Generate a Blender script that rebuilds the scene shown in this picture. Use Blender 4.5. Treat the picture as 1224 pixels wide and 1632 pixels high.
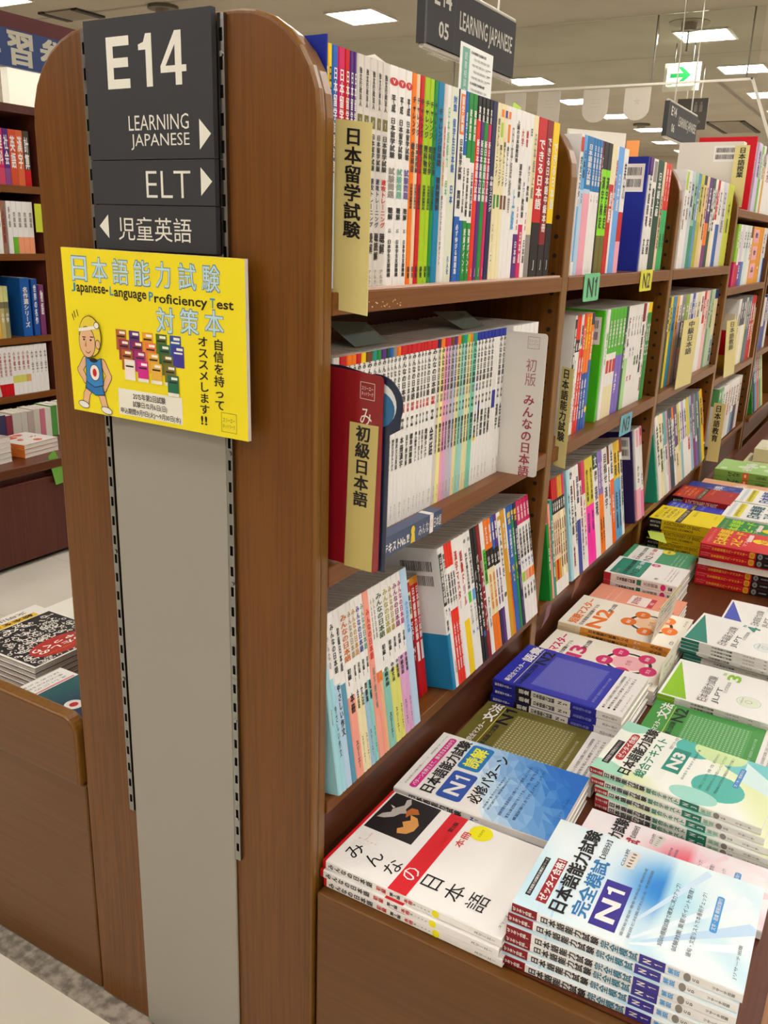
import bpy, math, random
from mathutils import Vector, Matrix
random.seed(5)
for o in list(bpy.data.objects): bpy.data.objects.remove(o)
SC = bpy.context.scene
COL = SC.collection
V = Vector
# ---------------------------------------------------------------- camera, world, exposure
cam = bpy.data.cameras.new('camera'); camo = bpy.data.objects.new('camera', cam); COL.objects.link(camo)
CY, CP, CR, CF = .52463, .30464, .03329, 1405.85
_f = V((-math.sin(CY)*math.cos(CP), math.cos(CY)*math.cos(CP), -math.sin(CP)))
_r = V((math.cos(CY), math.sin(CY), 0)); _u = _r.cross(_f)
_r2 = _r*math.cos(CR)+_u*math.sin(CR); _u2 = _u*math.cos(CR)-_r*math.sin(CR)
camo.matrix_world = Matrix(((_r2.x, _u2.x, -_f.x, .54629), (_r2.y, _u2.y, -_f.y, -.78416), (_r2.z, _u2.z, -_f.z, 1.22589), (0, 0, 0, 1)))
cam.sensor_fit = 'VERTICAL'; cam.sensor_height = 36; cam.lens = 36*CF/1632; cam.clip_start = .02; cam.clip_end = 60
SC.camera = camo
LAMP = 32.0            # radiance of the ceiling panels
SC.view_settings.view_transform = 'Standard'; SC.view_settings.look = 'None'
SC.view_settings.exposure = 0.0; SC.view_settings.gamma = 1; SC.view_settings.use_curve_mapping = False
world = bpy.data.worlds.new('world'); SC.world = world; world.use_nodes = True
world.node_tree.nodes['Background'].inputs[0].default_value = (.9, .85, .75, 1)
world.node_tree.nodes['Background'].inputs[1].default_value = .12
# ---------------------------------------------------------------- materials
PAL = dict(W='eeecea', w='d8d2cc', C='ece2b8', K='17151a', R='c8141c', r='8a1622', O='f07a14', Y='f4d010', L='a6cc1c', G='1e8a3a', g='0d4536',
           T='1c9488', B='1c62bc', b='58a8e4', N='1a2152', P='56267e', v='b6aad6', M='d01c60', p='f2a8bc', s='f2a290', y='f2eca0', c='a4d8e6',
           m='96dcc4', o='d49c1a', e='e8d2b0', a='8d8782', z='6c6826', q='b8d4ee', h='ff2fb0', x='70401c', u='1c2e9c', k='3c3a3e', l='4fc41e',
           J='fbf7d0', D='4a4a52', H='e8331c', j='d9c77a')
def lin(h):
    c = [int(h[i:i+2], 16)/255 for i in (0, 2, 4)]
    return tuple(x/12.92 if x <= .04045 else ((x+.055)/1.055)**2.4 for x in c)+(1,)
MATS = {}
def mat(code, rough=.42, metal=0, emit=0, spec=.5, coat=0):
    h = PAL.get(code, code); key = (h, rough, metal, emit, coat)
    if key in MATS: return MATS[key]
    m = bpy.data.materials.new('paint_'+h); m.use_nodes = True
    b = m.node_tree.nodes['Principled BSDF']
    b.inputs['Base Color'].default_value = lin(h); b.inputs['Roughness'].default_value = rough; b.inputs['Metallic'].default_value = metal
    b.inputs['Specular IOR Level'].default_value = spec; b.inputs['Coat Weight'].default_value = coat; b.inputs['Coat Roughness'].default_value = .12
    if emit: b.inputs['Emission Color'].default_value = lin(h); b.inputs['Emission Strength'].default_value = emit
    MATS[key] = m; return m
def wood(name, c1, c2, axis, rough=.38, scale=1.0, coat=.08):
    m = bpy.data.materials.new(name); m.use_nodes = True; nt = m.node_tree; N = nt.nodes; b = N['Principled BSDF']
    tc = N.new('ShaderNodeTexCoord'); mp = N.new('ShaderNodeMapping'); nz = N.new('ShaderNodeTexNoise'); n2 = N.new('ShaderNodeTexNoise')
    mx = N.new('ShaderNodeMath'); cr = N.new('ShaderNodeValToRGB'); bp = N.new('ShaderNodeBump')
    s = [190*scale]*3; s['xyz'.index(axis)] = 5*scale; mp.inputs['Scale'].default_value = s
    nz.inputs['Scale'].default_value = 1; nz.inputs['Detail'].default_value = 5; nz.inputs['Roughness'].default_value = .6
    n2.inputs['Scale'].default_value = .06; n2.inputs['Detail'].default_value = 2
    mx.operation = 'MULTIPLY_ADD'; mx.inputs[1].default_value = .45
    L = nt.links.new
    L(tc.outputs['Object'], mp.inputs['Vector']); L(mp.outputs[0], nz.inputs['Vector']); L(mp.outputs[0], n2.inputs['Vector'])
    L(n2.outputs[0], mx.inputs[0]); L(nz.outputs[0], mx.inputs[2]); L(mx.outputs[0], cr.inputs[0])
    cr.color_ramp.elements[0].position = .5; cr.color_ramp.elements[0].color = lin(c2); cr.color_ramp.elements[1].position = .85; cr.color_ramp.elements[1].color = lin(c1)
    L(cr.outputs[0], b.inputs['Base Color']); b.inputs['Roughness'].default_value = rough; b.inputs['Coat Weight'].default_value = coat; b.inputs['Coat Roughness'].default_value = .25; b.inputs['Specular IOR Level'].default_value = .3
    bp.inputs['Strength'].default_value = .05; L(nz.outputs[0], bp.inputs['Height']); L(bp.outputs[0], b.inputs['Normal'])
    return m
WOODV = wood('oak_panel', '70440f', '553008', 'z')
WOODY = wood('shelf_board', '7c4a1a', '6e3e14', 'y')
WOODR = wood('reddish_board', '66341a', '522814', 'y', scale=.7)
WOODC = wood('cabinet_laminate', '6a4318', '5e3a12', 'x', scale=.8, coat=.05)
WOODE = wood('edge_band', '7e541c', '6e4614', 'z', coat=.3)
WOODL = wood('lit_counter_edge', 'a0704a', '946440', 'y', scale=.7)  # paler counter brown, with the lit look put into the colour
WOODF = wood('dark_red_board', '5c3018', '4a2412', 'y', scale=.7)
def noise_mat(name, c1, c2, scale, p0=.4, p1=.6, rough=.5, detail=3):
    m = bpy.data.materials.new(name); m.use_nodes = True; nt = m.node_tree; N = nt.nodes; b = N['Principled BSDF']
    tc = N.new('ShaderNodeTexCoord'); nz = N.new('ShaderNodeTexNoise'); cr = N.new('ShaderNodeValToRGB')
    nz.inputs['Scale'].default_value = scale; nz.inputs['Detail'].default_value = detail
    nt.links.new(tc.outputs['Object'], nz.inputs['Vector']); nt.links.new(nz.outputs[0], cr.inputs[0]); nt.links.new(cr.outputs[0], b.inputs['Base Color'])
    cr.color_ramp.elements[0].position = p0; cr.color_ramp.elements[0].color = lin(c1); cr.color_ramp.elements[1].position = p1; cr.color_ramp.elements[1].color = lin(c2)
    b.inputs['Roughness'].default_value = rough; return m
STONE = noise_mat('speckled_stone', '6e675e', 'a89e90', 55, .35, .6)
TILE = noise_mat('floor_tile', 'dad4c6', 'e2dccf', 3, .4, .6, .22)
CEIL = noise_mat('ceiling_board', '9c9282', 'a29888', 2, .4, .6, .9)
PAGE = noise_mat('page_edges', 'cfc8ba', 'ece8dc', 900, .35, .6, .8, 1)
INK = bpy.data.materials.new('printed_ink'); INK.use_nodes = True; _n = INK.node_tree.nodes.new('ShaderNodeAttribute'); _n.attribute_name = 'ink'
INK.node_tree.links.new(_n.outputs['Color'], INK.node_tree.nodes['Principled BSDF'].inputs['Base Color']); INK.node_tree.nodes['Principled BSDF'].inputs['Roughness'].default_value = .35
STEEL = mat('8f908e', .2, 1)
# ---------------------------------------------------------------- objects, tags
def tag(o, label=None, cat=None, group=None, kind=None):
    if label: o['label'] = label
    if cat: o['category'] = cat
    if group: o['group'] = group
    if kind: o['kind'] = kind
    return o
def thing(name, label, cat, loc=(0, 0, 0), group=None, mw=None):
    o = bpy.data.objects.new(name, None); COL.objects.link(o); o.empty_display_size = .05
    if mw is not None: o.matrix_world = mw
    else: o.location = loc
    return tag(o, label, cat, group)
class Fr:                                   # a flat drawing frame: origin, right, down
    def __init__(s, o, r, d): s.o = V(o); s.r = V(r); s.d = V(d); s.n = s.d.cross(s.r)
    def p(s, x, y, e=0): return s.o+s.r*x+s.d*y+s.n*e
    def sub(s, x, y, deg=0):
        a = math.radians(deg); return Fr(s.p(x, y), s.r*math.cos(a)+s.d*math.sin(a), s.d*math.cos(a)-s.r*math.sin(a))
GL = {}
ONE = ([(.0, .50), (.0, .60), (.10, .63), (.15, .715), (.235, .715), (.235, 0), (.13, 0), (.13, .50)], [(0, 1, 2, 3, 4, 5, 6, 7)])
def glyph(t, bold):
    k = (t, bold)
    if k not in GL and '1' in t:
        vs = []; fs = []; X = 0
        for c in t:
            if c == ' ': X += .3; continue
            if c == '1': v, f, b = ONE[0], ONE[1], (0, 0, .235, .715); X += .06
            else: v, f, b = glyph(c, bold)
            i = len(vs); cj = ord(c) > 0x2000; dx = X if cj else X-b[0]
            vs += [(x+dx, y) for x, y in v]; fs += [tuple(i+q for q in g) for g in f]; X += 1 if cj else b[2]-b[0]+.09
        xs = [a for a, b in vs]; ys = [b for a, b in vs]; GL[k] = (vs, fs, (min(xs), min(ys), max(xs), max(ys)))
    if k not in GL:
        c = bpy.data.curves.new('t', 'FONT'); c.body = t; c.resolution_u = 2; c.offset = bold
        o = bpy.data.objects.new('t', c); m = bpy.data.meshes.new_from_object(o)
        vs = [(v.co.x, v.co.y) for v in m.vertices]; fs = [tuple(p.vertices) for p in m.polygons]
        bpy.data.objects.remove(o); bpy.data.curves.remove(c); bpy.data.meshes.remove(m)
        if vs:
            xs = [a for a, b in vs]; ys = [b for a, b in vs]; bb = (min(xs), min(ys), max(xs), max(ys))
        else: bb = (0, 0, 1, 1)
        GL[k] = (vs, fs, bb)
    return GL[k]
class MB:
    def __init__(s): s.v = []; s.f = []; s.m = []; s.ms = []; s.ink = {}; s.k = 0
    def mi(s, m):
        if isinstance(m, str): m = mat(m)
        if m not in s.ms: s.ms.append(m)
        return s.ms.index(m)
    def poly(s, pts, m):
        i = len(s.v); s.v += [tuple(p) for p in pts]; s.f.append(tuple(range(i, i+len(pts)))); s.m.append(s.mi(m))
    def box(s, a, b, m, bev=0):
        x0, y0, z0 = a; x1, y1, z1 = b; i = len(s.v)
        if not bev:
            s.v += [(x0, y0, z0), (x1, y0, z0), (x1, y1, z0), (x0, y1, z0), (x0, y0, z1), (x1, y0, z1), (x1, y1, z1), (x0, y1, z1)]
            s.f += [tuple(i+k for k in q) for q in ((3, 2, 1, 0), (4, 5, 6, 7), (0, 1, 5, 4), (1, 2, 6, 5), (2, 3, 7, 6), (3, 0, 4, 7))]
            s.m += [s.mi(m)]*6; return
        q = bev; L = {}
        def ring(x0, x1, y0, y1, z):
            k = len(s.v); s.v.extend([(x0+q, y0, z), (x1-q, y0, z), (x1, y0+q, z), (x1, y1-q, z), (x1-q, y1, z), (x0+q, y1, z), (x0, y1-q, z), (x0, y0+q, z)]); return k
        def ringi(z): 
            k = len(s.v); s.v.extend([(x0+q, y0+q, z), (x1-q, y0+q, z), (x1-q, y0+q, z), (x1-q, y1-q, z), (x1-q, y1-q, z), (x0+q, y1-q, z), (x0+q, y1-q, z), (x0+q, y0+q, z)]); return k
        R = [ringi(z0), ring(x0, x1, y0, y1, z0+q), ring(x0, x1, y0, y1, z1-q), ringi(z1)]
        mi = s.mi(m)
        for a_, b_ in zip(R, R[1:]):
            for k in range(8): s.f.append((a_+k, a_+(k+1) % 8, b_+(k+1) % 8, b_+k)); s.m.append(mi)
        s.f.append(tuple(R[3]+k for k in range(8))); s.f.append(tuple(R[0]+k for k in reversed(range(8)))); s.m += [mi, mi]
    def prism(s, pts, vec, m, mside=None):     # closed outline swept along vec
        i = len(s.v); n = len(pts); vec = V(vec); s.v += [tuple(p) for p in pts]+[tuple(V(p)+vec) for p in pts]
        s.f.append(tuple(range(i, i+n))); s.f.append(tuple(range(i+2*n-1, i+n-1, -1))); s.m += [s.mi(m)]*2
        for k in range(n): s.f.append((i+k, i+n+k, i+n+(k+1) % n, i+(k+1) % n)); s.m.append(s.mi(mside or m))
    def tube(s, a, b, r, m, n=10):
        a = V(a); b = V(b); d = (b-a).normalized(); u = d.orthogonal().normalized(); w = d.cross(u)
        s.prism([a+(u*math.cos(t)+w*math.sin(t))*r for t in [2*math.pi*k/n for k in range(n)]], b-a, m)
    # --- flat print
    E = .00022
    def z(s, e): s.k = (s.k+1) % 32; return (e+s.k*.008)*s.E
    def rect(s, fr, x, y, w, h, m, e=1): z = s.z(e); s.poly([fr.p(x, y, z), fr.p(x+w, y, z), fr.p(x+w, y+h, z), fr.p(x, y+h, z)], m)
    def shape(s, fr, pts, m, e=1): z = s.z(e); s.poly([fr.p(x, y, z) for x, y in pts], m)
    def ell(s, fr, cx, cy, rx, ry, m, e=1, n=20, rot=0):
        c, q = math.cos(rot), math.sin(rot)
        s.shape(fr, [(cx+rx*math.cos(t)*c-ry*math.sin(t)*q, cy+rx*math.cos(t)*q+ry*math.sin(t)*c) for t in [2*math.pi*k/n for k in range(n)]], m, e)
    def rrect(s, fr, x, y, w, h, r, m, e=1):
        pts = []
        for cx, cy, a in ((x+w-r, y+r, -90), (x+w-r, y+h-r, 0), (x+r, y+h-r, 90), (x+r, y+r, 180)):
            for k in range(4): t = math.radians(a+30*k); pts.append((cx+r*math.cos(t), cy+r*math.sin(t)))
        s.shape(fr, pts, m, e)
    def ring(s, fr, cx, cy, r, w, m, e=1, n=24, a0=0, a1=360, ry=None):
        ry = ry or r
        for k in range(n):
            t0, t1 = [math.radians(a0+(a1-a0)*j/n) for j in (k, k+1)]
            s.shape(fr, [(cx+r*math.cos(t0), cy+ry*math.sin(t0)), (cx+r*math.cos(t1), cy+ry*math.sin(t1)), (cx+(r-w)*math.cos(t1), cy+(ry-w)*math.sin(t1)), (cx+(r-w)*math.cos(t0), cy+(ry-w)*math.sin(t0))], m, e)
    def frame(s, fr, x, y, w, h, t, m, e=1):
        s.rect(fr, x, y, w, t, m, e); s.rect(fr, x, y+h-t, w, t, m, e); s.rect(fr, x, y+t, t, h-2*t, m, e); s.rect(fr, x+w-t, y+t, t, h-2*t, m, e)
    def _g(s, fr, g, fx, m, e, strike=0):
        if strike:
            for j, (a_, b_) in enumerate(((-1, -.6), (1, -.6), (-1, .6), (1, .6))): s._g(fr, g, lambda a, b: fx(a+a_*strike, b+b_*strike), m, e+j*.06)
            return
        vs, fs, bb = g; z = s.z(e); i = len(s.v); s.v += [tuple(fr.p(*fx(a, b), z)) for a, b in vs]; mi = s.mi(m)
        for f in fs: s.f.append(tuple(i+k for k in f)); s.m.append(mi)
    def text(s, fr, t, x, y, w, h, m, bold=.0, e=2):     # one line fitted to the box
        cj = max(map(ord, t)) > 0x2000; g = glyph(t, 0 if cj else bold); x0, y0, x1, y1 = g[2]; st = bold if cj and bold > .004 else 0
        x0 -= st; x1 += st; sx = w/(x1-x0); sy = h/max(y1-y0, .3)
        s._g(fr, g, lambda a, b: (x+(a-x0)*sx, y+(y1-b)*sy), m, e, st)
    def line(s, fr, t, x, y, size, m, bold=0, e=2, sx=1):  # one line at a type size
        g = glyph(t, bold); s._g(fr, g, lambda a, b: (x+a*size*sx, y+(.86-b)*size), m, e)
    def vtext(s, fr, t, x, y, w, h, m, bold=.01, e=2):   # a vertical column of characters
        t = t.replace(' ', '　'); n = len(t); ch = h/n
        for k, c in enumerate(t):
            if c == '　': continue
            rot = c in 'ー（）〈〉()-~'
            asc = ord(c) < 256; g = glyph(c, bold if asc else 0); x0, y0, x1, y1 = g[2]; st = 0 if asc or bold < .012 else bold
            sx = w*(.8 if asc else .98); sy = ch*.98
            cy = (y0+y1)/2 if asc else .38
            cx = (x0+x1)/2 if asc else .5
            yy = y+(k+.5)*ch; xx = x+w/2
            if rot: s._g(fr, g, lambda a, b: (xx+(b-.38)*w, yy+(a-.5)*sy), m, e, st)
            else: s._g(fr, g, lambda a, b: (xx+(a-cx)*sx, yy-(b-cy)*sy), m, e, st)
    def build(s, name, parent=None, org=None, kind=None):
        me = bpy.data.meshes.new(name); vs = s.v
        if org is not None: ox, oy, oz = org; vs = [(a-ox, b-oy, c-oz) for a, b, c in vs]
        me.from_pydata(vs, [], s.f)
        for m in s.ms: me.materials.append(m)
        me.polygons.foreach_set('material_index', s.m)
        if s.ink:
            at = me.attributes.new('ink', 'FLOAT_COLOR', 'POINT')
            for i, c in s.ink.items(): at.data[i].color = c
        me.update()
        return link(name, me, parent, kind)
def link(name, me, parent=None, kind=None):
    o = bpy.data.objects.new(name, me); COL.objects.link(o)
    if parent is not None: o.parent = parent
    if kind: o['kind'] = kind
    return o
def bevel(o, w=.002, seg=2, ang=40):
    b = o.modifiers.new('bevel', 'BEVEL'); b.width = w; b.segments = seg; b.limit_method = 'ANGLE'; b.angle_limit = math.radians(ang); return o
# ---------------------------------------------------------------- the room
def simple(name, a, b, m, kind='structure'): q = MB(); q.box(a, b, m); return q.build(name, kind=kind)
q = MB(); q.box((-6, -4, -.05), (4, 15, 0), TILE)
top = Fr((0, 0, 0), (1, 0, 0), (0, -1, 0))
for k in range(-13, 9): q.rect(top, k*.45+.1, -15, .003, 19, 'b3aa9c', 1)
for k in range(-9, 34): q.rect(top, -6, -k*.45+.02, 10, .003, 'b3aa9c', 1)
q.build('floor', kind='structure')
q = MB(); q.box((-1.04, -.036, 0), (.62, 4.3, .006), STONE); q.build('trim_1', kind='structure')
H = 2.6
q = MB(); q.box((-6, -4, H), (4, 15, H+.05), CEIL)
low = Fr((0, 0, H), (1, 0, 0), (0, 1, 0))
for y in (-.45, 2.6, 3.95, 6.76, 9.4): q.rect(low, -6, y, 10, .035, '6a6052', 1)
q.rect(low, -1.33, 7.9, .05, 7, '6a6052', 1)
q.build('ceiling', kind='structure')
simple('wall_back', (-6, 15, 0), (4, 15.1, H), mat('b7ab9a', .8)); simple('wall_front', (-6, -4.1, 0), (4, -4, H), mat('b7ab9a', .8))
simple('wall_left', (-6.1, -4, 0), (-6, 15, H), mat('b7ab9a', .8)); simple('wall_right', (4, -4, 0), (4.1, 15, H), mat('b7ab9a', .8))
def ceiling_light(x, y, label, w=.34):
    t = thing('ceiling_light', label, 'ceiling light', (x, y, H), 'square ceiling lights')
    a = MB(); k = w/2+.012
    for p in (((-k, -k, -.012), (k, -w/2, 0)), ((-k, w/2, -.012), (k, k, 0)), ((-k, -w/2, -.012), (-w/2, w/2, 0)), ((w/2, -w/2, -.012), (k, w/2, 0))): a.box(*p, mat('d8d2c4', .5))
    a.build('frame', t); a = MB(); a.box((-w/2, -w/2, -.008), (w/2, w/2, -.002), mat('fffaf2', .5, emit=LAMP)); a.build('diffuser', t)
LN = {(-2.95, 4.75): 'square white ceiling light high above the left end of the tall shelf books', (-1.03, 6.1): 'square ceiling light behind the green arrow exit sign, upper right',
      (-1.0, 7.45): 'square ceiling light cut by the glass joint, right of the green arrow sign', (-2.84, 7.45): 'square ceiling light just right of the nearest hanging aisle sign',
      (-2.82, 8.75): 'ceiling light peeping between the second and third round-ended banners', (-2.78, 9.95): 'ceiling light peeping between the third and fourth round-ended banners',
      (-2.74, 11.3): 'small far ceiling light just left of the second hanging aisle sign', (-1.0, 8.85): 'ceiling light at the right edge of the photo under the bent glass edge',
      (-4.9, 3.4): 'ceiling light at the top left corner of the photo'}
PX = (-4.9, -2.9, -1.0, .9, 2.85); PY = (-3.35, -2, -.65, .7, 2.05, 3.4, 4.75, 6.1, 7.45, 8.8, 10.1, 11.4, 12.8, 14.1)
for x in PX:
    for y in PY:
        if x == -2.9 and y in (.7, 2.05, 6.1): continue
        lab = None; xx, yy = x, y
        for (a, b), l in LN.items():
            if abs(a-x) < .2 and abs(b-y) < .2: lab = l; xx, yy = a, b
        ceiling_light(xx, yy, lab or 'square ceiling light of the same row outside the picture')
# ---------------------------------------------------------------- the bookcase of aisle end
PW = .42; PH = 1.44; BAY = [.0167, .79, 1.58, 2.37, 3.19]
def arch(x0, x1, z0, z1, r, n=7):       # outline in x,z with rounded top corners
    pts = [(x0, z0), (x1, z0)]
    for cx, a in ((x1-r, 0), (x0+r, 90)):
        for k in range(n+1):
            t = math.radians(a+90*k/n); pts.append((cx+r*math.cos(t), z1-r+r*math.sin(t)))
    return pts
case = thing('bookcase', 'long brown wooden two-sided bookcase with rounded panels and open book shelves', 'bookcase', (-.21, 0, 0)); CO = (-.21, 0, 0)
q = MB(); q.prism([(x, 0, z) for x, z in arch(-PW, .002, .006, PH, .1)], (0, .0155, 0), WOODV, WOODE); bevel(q.build('end_panel', case, CO), .005, 3)
q = MB(); q.prism([(x, .0167, z) for x, z in arch(-PW+.002, 0, .006, PH-.003, .1)], (0, .0163, 0), WOODV, WOODE); bevel(q.build('upright', case, CO), .002, 1)
HOLE = mat('1c0f08', .9)
for i, y in enumerate(BAY[1:]):
    q = MB(); q.prism([(x, y-.03, z) for x, z in arch(-PW+.002, 0, .006, 1.43 if i < 3 else 1.5, .1)], (0, .032, 0), WOODV, WOODE)
    fr = Fr((0, y-.03, 0), (1, 0, 0), (0, 0, -1))
    for z in range(23 if i < 3 else 27): q.ell(fr, -.018, -(.56+z*.032), .0042, .0042, HOLE, 2, 8)
    bevel(q.build('upright', case, CO), .003, 2)
q = MB(); q.box((-.214, .033, .4), (-.206, 3.16, 1.33), WOODR); q.build('back_panel', case, CO)
def shelf(y0, y1, zt, th, strip=None):
    q = MB(); q.box((-.2055, y0, zt-th), (0, y1, zt), WOODY); o = bevel(q.build('shelf', case, CO), .0015, 2)
    if strip: q = MB(); q.box((-.011, y0+.012, zt+.0002), (-.001, y1-.01, zt+.003), mat('d9b7a6', .25)); q.build('label_strip', o, CO)
    q = MB(); q.box((-.4185, y0, zt-th), (-.2145, y1, zt), WOODY); q.build('shelf', case, CO)
    return o
YS = [(.0335, .7595), (.7925, 1.5495), (1.5825, 2.3395), (2.3725, 3.1595)]
for i, (a, b) in enumerate(YS):
    if i < 3: zs = [(1.164, .0248), (.8455, .0265)]
    else: zs = [(1.342, .024), (1.092, .024), (.79, .024)]
    for k, (z, t) in enumerate(zs):
        o = shelf(a, b, z, t, strip=(i == 0 and k == 0))
        if i == 0 and k == 0:
            q = MB(); fr = Fr((0, 0, z), (0, 1, 0), (0, 0, -1))
            for _ in range(34):
                y = .055+random.random()**1.6*.13; q.ell(fr, y, .016+random.uniform(-.003, .005), random.uniform(.0006, .0022), random.uniform(.0004, .0009), 'e9c7a4', 2, 7, random.uniform(-.3, .3))
            q.build('worn_spot', o, CO)['label'] = 'pale worn scratches on the shelf edge'
    # tilted lowest shelf and the board under it
    q = MB(); c, s = .9885, .1513; n = (-s, c)
    P0 = (.003, .5212); P1 = (P0[0]-.19*c, P0[1]-.19*s)
    q.prism([(P0[0], a, P0[1]), (P0[0]-s*.0, a, P0[1]-.02), (P1[0], a, P1[1]-.02), (P1[0], a, P1[1])], (0, b-a, 0), WOODY); bevel(q.build('sloping_shelf', case, CO), .0012, 1)
    q = MB(); q.box((-.022, a, .4005), (-.014, b, .499), WOODF); q.build('kick_board', case, CO)
    q = MB(); q.box((-.022, a, .36), (.005, b, .3995), WOODR); q.build('ledge', case, CO)
# end face: rails, grey panel
def rail(x, z0, z1):
    q = MB(); w = .0085; pit = .0268; sl = .0125; hw = .0022
    q.box((x-w/2, -.0012, z0), (x+w/2, -.0004, z1), mat('1a1512', .8))
    z = z0; m = STEEL; f = -.0052
    def pl(xa, za, xb, zb): q.box((xa, f, za), (xb, -.0012, zb), m)
    pl(x-w/2, z0, x-hw, z1); pl(x+hw, z0, x+w/2, z1); z = z0
    while z < z1-.001:
        za = min(z+pit-sl, z1); pl(x-hw, z, x+hw, za); z += pit
    return q.build('slotted_rail', ep, CO)
ep = [o for o in case.children if o.name == 'end_panel'][0]
rail(-.3175, .404, 1.436); rail(-.1165, .404, 1.436)
for z, x in [(z, x) for z in (1.398, .975, .81, .62, .47) for x in (-.3175, -.1165)]:
    q = MB(); q.prism([(x+.0028*math.cos(t), -.0052, z+.0028*math.sin(t)) for t in [k*math.pi/5 for k in range(10)]], (0, -.0012, 0), STEEL); q.build('screw', ep, CO)
q = MB(); q.box((-.311, -.004, .008), (-.1225, -.0004, 1.198), mat('989389', .5)); bevel(q.build('grey_panel', ep, CO), .001, 1)['label'] = 'plain grey metal filler panel'
# sign stack in the rails
DK = mat('35363a', .6, spec=.3)
sg = thing('direction_sign', 'dark grey end sign reading E14 with white arrows to learning sections', 'sign', (-.2155, -.006, 1.199)); SO = (-.2155, -.006, 1.199)
WS = mat('e6e4da', .5)
def sp(z0, z1): q = MB(); q.box((-.3085, -.0125, z0+.0004), (-.1225, -.0053, z1), DK); return q, Fr((-.3085, -.0125, z1), (1, 0, 0), (0, 0, -1))
q, fr = sp(1.297, 1.441)
def E_(x, y, w, h, t): q.shape(fr, [(x, y), (x+w, y), (x+w, y+t), (x+t*1.05, y+t), (x+t*1.05, y+h/2-t/2), (x+w*.94, y+h/2-t/2), (x+w*.94, y+h/2+t/2), (x+t*1.05, y+h/2+t/2), (x+t*1.05, y+h-t), (x+w, y+h-t), (x+w, y+h), (x, y+h)], WS)
E_(.0345, .0185, .0345, .052, .0095)
q.shape(fr, [(.094, .0185), (.1025, .0185), (.1025, .0705), (.0935, .0705), (.0935, .034), (.083, .034), (.083, .0285), (.0905, .0265)], WS)
x = .1145; q.shape(fr, [(x+.021, .0185), (x+.030, .0185), (x+.030, .0515), (x+.0365, .0515), (x+.0365, .058), (x+.030, .058), (x+.030, .0705), (x+.021, .0705), (x+.021, .058), (x, .058), (x, .0515)], WS)
# counter of the figure four
q.shape(fr, [(x+.0075, .0515), (x+.021, .0515), (x+.021, .0315)], DK, 2)
q.text(fr, 'LEARNING', .0635, .0985, .0885, .0155, WS, -.003); q.text(fr, 'JAPANESE', .066, .1175, .0865, .0165, WS, -.003)
q.shape(fr, [(.1665, .1045), (.1825, .1195), (.1665, .135)], WS)
q.build('header_plate', sg, SO)
q, fr = sp(1.2490, 1.2965); q.text(fr, 'ELT', .086, .0115, .066, .028, WS, -.012); q.shape(fr, [(.1665, .008), (.1825, .0225), (.1665, .037)], WS); q.build('section_plate', sg, SO)
q, fr = sp(1.199, 1.2485); q.text(fr, '児童英語', .0385, .0125, .1125, .026, WS, .0); q.shape(fr, [(.0225, .0105), (.0075, .0235), (.0225, .037)], WS); q.build('section_plate', sg, SO)
# yellow poster board
pb = thing('poster_board', 'yellow foam poster board for the language test, hung below the dark sign', 'poster', (-.2165, -.016, .998)); PO = (-.2165, -.016, .998)
q = MB(); YEL = mat('f2e010', .5); c0 = [(-.360, 1.199), (-.0755, 1.1965), (-.0740, .9985), (-.3565, 1.0005)]
q.prism([(x, -.0225, z) for x, z in c0], (0, .0055, 0), YEL, mat('e8e6e0', .6)); q.build('board', pb, PO)
q = MB(); fr = Fr((-.3585, -.0225, 1.199), (1, 0, -.006), (0, 0, -1)); BL = 'bfe0f0'; OL = '6a8c9c'
def otext(t, x, y, w, h): q.text(fr, t, x-.0007, y-.0007, w+.0014, h+.0014, OL, .035, 1); q.text(fr, t, x, y, w, h, BL, .006, 2)
for k, ch in enumerate('日本語能力試験'): otext(ch, .016+k*.0345, .010, .0255 if ch != '力' else .022, .0275)
for k, ch in enumerate('対策本'): otext(ch, .152+k*.0365, .0605-k*.0014, .0275, .0275)
for t, x, y, w, h, c in (('J', .0130, .0407, .0072, .0105, '2a8ab4'), ('apanese-', .0215, .0424, .0545, .0125, 'K'), ('L', .0785, .0414, .006, .0105, '2a8ab4'), ('anguage', .0855, .0447, .0525, .0115, 'K'), ('P', .1415, .0437, .007, .0105, '2a8ab4'), ('roficiency', .1500, .0445, .0800, .0140, 'K'), ('T', .2335, .0447, .0075, .0105, '2a8ab4'), ('est', .2430, .0465, .0240, .0090, 'K')): q.text(fr, t, x, y, w, h, c, .02, 1)
q.vtext(fr, '自信を持って', .2365, .088, .016, .081, 'K', .02); q.vtext(fr, 'オススメします', .2135, .0865, .0165, .090, 'K', .02)
q.text(fr, '!!', .2155, .178, .0095, .0105, 'K', .02)
q.rect(fr, .083, .1615, .104, .032, 'eceade', 1)
q.text(fr, '2015年第2回試験', .108, .1645, .053, .008, 'K', .012); q.text(fr, '試験日:12月6日(日)', .107, .1745, .056, .0085, 'K', .012); q.text(fr, '申込期間:9月1日(火)～9月30日(水)', .086, .1845, .098, .0085, 'K', .012)
q.frame(fr, .246, .1700, .0225, .0225, .0006, '8a9a20'); q.text(fr, 'スリーエー', .2485, .176, .0175, .005, '3c6a3a', .0); q.text(fr, 'ネットワーク', .2485, .183, .0175, .005, '3c6a3a', .0)
q.build('lettering', pb, PO)
q = MB()
cs = ['b46428', '5a2882', 'e49a18', '50701c', '1c5096', '963046', '8c1e50', 'e8783c', '1c6438', '3a3296', 'b4641e', 'c81e78', 'e0a828', '64641c', '00000', 'ece4d8', 'd21e8c', 'e6b440', '78701e', '']
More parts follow.
